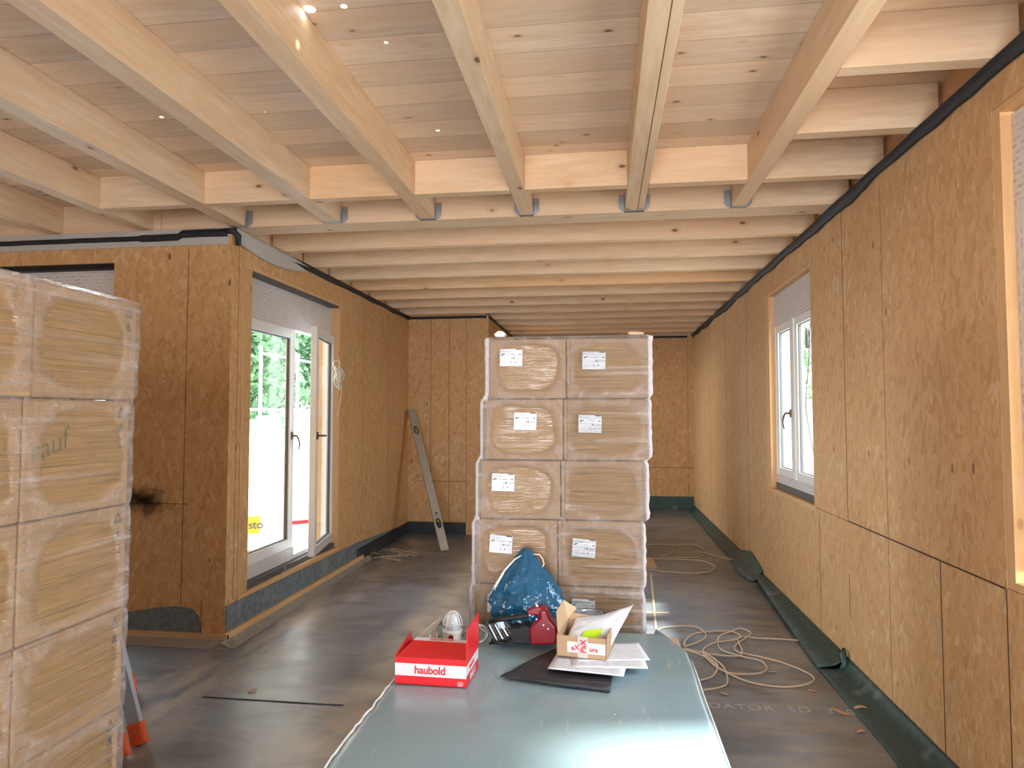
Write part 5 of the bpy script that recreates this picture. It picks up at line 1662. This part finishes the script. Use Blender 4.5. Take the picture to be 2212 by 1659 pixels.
mb.prism(p, (0, 0, 0.03)); tag(mb.build('terrace_board', M['kraft_in']), 'pale board lying flat on the terrace', 'board')
BC = px(545, 1150, z=0.12); BC.z = 0.12
t = thing('bucket', 'yellow plastic bucket with dark lettering standing on the terrace', 'bucket', tuple(BC))
bs = BC.y / FPX
R0 = 19 * bs
prof(MB(), [(0.0, 0.0), (R0 * 0.88, 0.0), (R0, R0 * 2.1), (R0 * 1.08, R0 * 2.1), (R0 * 1.08, R0 * 2.3), (R0 * 0.97, R0 * 2.3), (R0 * 0.85, 0.02), (0.0, 0.02)], 36).build('bucket_body', M['yellow'], t)
prof(MB(), [(R0 * 1.09, R0 * 2.02), (R0 * 1.12, R0 * 2.06), (R0 * 1.12, R0 * 2.36), (0.0, R0 * 2.38)], 36).build('bucket_lid', M['white_paint'], t)
dirc = Vector((-BC.x, -BC.y, 0)).normalized(); rgt = Vector((-dirc.y, dirc.x, 0))
text_mesh('bucket_lettering', 'sto', R0 * 1.35, M['print'], t, dirc * R0 * 1.02 - rgt * R0 * 0.50 + Vector((0, 0, R0 * 0.6)), rgt, (0, 0, 1), depth=0.002, offset=R0 * 0.02)
# red-white tape on the terrace
a, b = px(630, 1130, z=0.14), px(690, 1125, z=0.14)
mb = MB(); mb.obox((a + b) / 2, (b - a) / 2, Vector((0, 0, 0.03)), Vector((0.02, 0.02, 0)))
tag(mb.build('red_batten', M['print_red']), 'thin red batten lying on the terrace beyond the open door', 'batten')


def scaffold(name, lab, posts, rails, z0, z1):
    t = thing(name, lab, 'scaffold', (posts[0][0], posts[0][1], z0)); O = (posts[0][0], posts[0][1], z0)
    for x, y_ in posts: MB(O).cyl((x, y_, z0), (x, y_, z1), 0.035, 10).build('upright', M['ext_metal'], t)
    for a, b in rails: MB(O).cyl(a, b, 0.026, 8).build('guard_rail', M['ext_metal'], t)
    return t


SX = -7.2
ps_ = [(SX, 11.2), (SX, 13.45), (SX, 15.2), (SX, 17.5)]
ra = []
for z in (1.30, 1.75, 2.95): ra.append(((SX, 9.0 if z < 2 else 13.45, z), (SX, 20, z)))
scaffold('scaffold', 'white scaffold uprights and rails beyond the parapet', ps_, ra, -0.3, 3.1)
scaffold('scaffold', 'scaffold outside the far right window', [(3.0, 9.0), (3.0, 11.2), (3.2, 13.6)], [((3.0, 8, 1.2), (3.0, 16, 1.2)), ((3.0, 8, 0.7), (3.0, 16, 0.7)), ((3.0, 8, 2.2), (3.0, 16, 2.2))], -0.1, 4.0)
mb = MB(); mb.box((-8.6, 17.5, 0.0), (-7.6, 20, 1.62)); mb.box((-8.7, 17.4, 1.62), (-7.5, 20.1, 1.72))
tag(mb.build('site_cabin', M['ext_grey']), 'dark grey box unit beyond the scaffold', 'cabin')
# eave outside over the door
tag(MB().box((XL - WT - 0.5, YN + 0.3, 2.95), (XL - WT, YM, 3.05)).build('trim_16', M['ext_white']), kind='structure')
# cables hanging outside the far right window
t = thing('hanging_cable_bundle', 'dark cable bundle hanging outside the far right window', 'cable', (1.95, 6.0, 2.4))
mb = MB((1.95, 6.0, 2.4))
for k in range(5):
    c0 = px(1742, 730, x=1.95)
    pts = [c0 + Vector((0.01 * k, 0.03 * math.sin(a + k) + 0.015 * k, 0.10 * math.cos(a + k * 0.4))) for a in [2 * PI * i / 18 for i in range(18)]]
    mb.tube(pts, 0.006, 6, closed=True)
mb.build('coil', M['black'], t, smooth=True)
mb = MB((1.95, 6.0, 2.4)); mb.tube(smooth_path([px(u, v, x=1.95) for u, v in [(1700, 560), (1745, 640), (1748, 760), (1743, 830), (1741, 880), (1748, 930), (1760, 990)]]), 0.006, 6); mb.build('hanging_cable', M['black'], t, smooth=True)
# pale house and fence far outside on the right
mb = MB(); mb.box((5.0, 24, -0.1), (14, 30, 1.9)); mb.prism([(4.6, 23.6, 1.9), (14.4, 23.6, 1.9), (14.4, 30.4, 1.9), (4.6, 30.4, 1.9)], (0, 0, 0.25), 1)
tag(mb.build('house', [M['ext_white'], M['ext_grey']]), 'low pale building with grey roof seen through the right window', 'building')
mb = MB()
for i in range(14): mb.box((4.2 - 0.02, 12 + i * 0.7, -0.1), (4.2 + 0.02, 12.06 + i * 0.7, 1.35))
for z in (0.3, 0.8, 1.3): mb.box((4.19, 12, z), (4.21, 21.5, z + 0.05))
tag(mb.build('mesh_fence', M['ext_metal']), 'pale fence outside the far right window', 'fence')


# trees
def leaf_mesh(seed, rx, rz, n):
    random.seed(seed)
    mb = MB()
    blobs = [(Vector((random.uniform(-0.6, 0.6) * rx, random.uniform(-0.6, 0.6) * rx, random.uniform(-0.7, 0.8) * rz)), random.uniform(0.35, 0.6)) for _ in range(16)]
    vs = []; fs = []
    for i in range(n):
        c, s = random.choice(blobs)
        d = Vector((random.gauss(0, 1), random.gauss(0, 1), random.gauss(0, 1))).normalized() * (random.random() ** 0.4)
        p = c + Vector((d.x * s * rx, d.y * s * rx, d.z * s * rz))
        a = Vector((random.gauss(0, 1), random.gauss(0, 1), random.gauss(0, 1))).normalized(); b = a.orthogonal().normalized()
        sz = random.uniform(0.07, 0.16)
        k = len(vs)
        vs += [p - a * sz, p + b * sz * 0.55, p + a * sz, p - b * sz * 0.55]; fs.append((k, k + 1, k + 2, k + 3))
    mb.add(vs, fs)
    return mb


def tree(x, y, h, rx, seed, lab, n=12000, z0=-0.3):
    t = thing('tree', lab, 'tree', (x, y, z0), group='trees beyond the terrace')
    cz = h - z0 - rx * 0.9
    mb = leaf_mesh(seed, rx, rx * 1.15, n)
    f = mb.build('foliage', M['leaf'], t, recalc=False); f.location = (0, 0, cz)
    tr_ = MB(); tr_.tube([(0, 0, 0), (0.05, 0.02, cz * 0.5), (0, 0.05, cz), (0.1, 0, cz + rx * 0.5)], [0.16, 0.13, 0.09, 0.04], 8)
    tr_.build('trunk', M['bark'], t, smooth=True)


tree(-9.6, 15.0, 4.9, 1.7, 1, 'leafy green tree seen through the left door pane')
tree(-11.2, 18.6, 6.2, 2.2, 2, 'tree behind the scaffold, farther back beyond the left pane')
tree(-10.0, 23.5, 6.0, 2.5, 3, 'pale green tree seen through the gap of the open door leaf')
tree(-15.2, 23.5, 8.0, 3.0, 4, 'tall tree at the back left of the terrace')
tree(9.0, 35.0, 5.0, 2.6, 5, 'distant tree seen through the far right window', 3500)
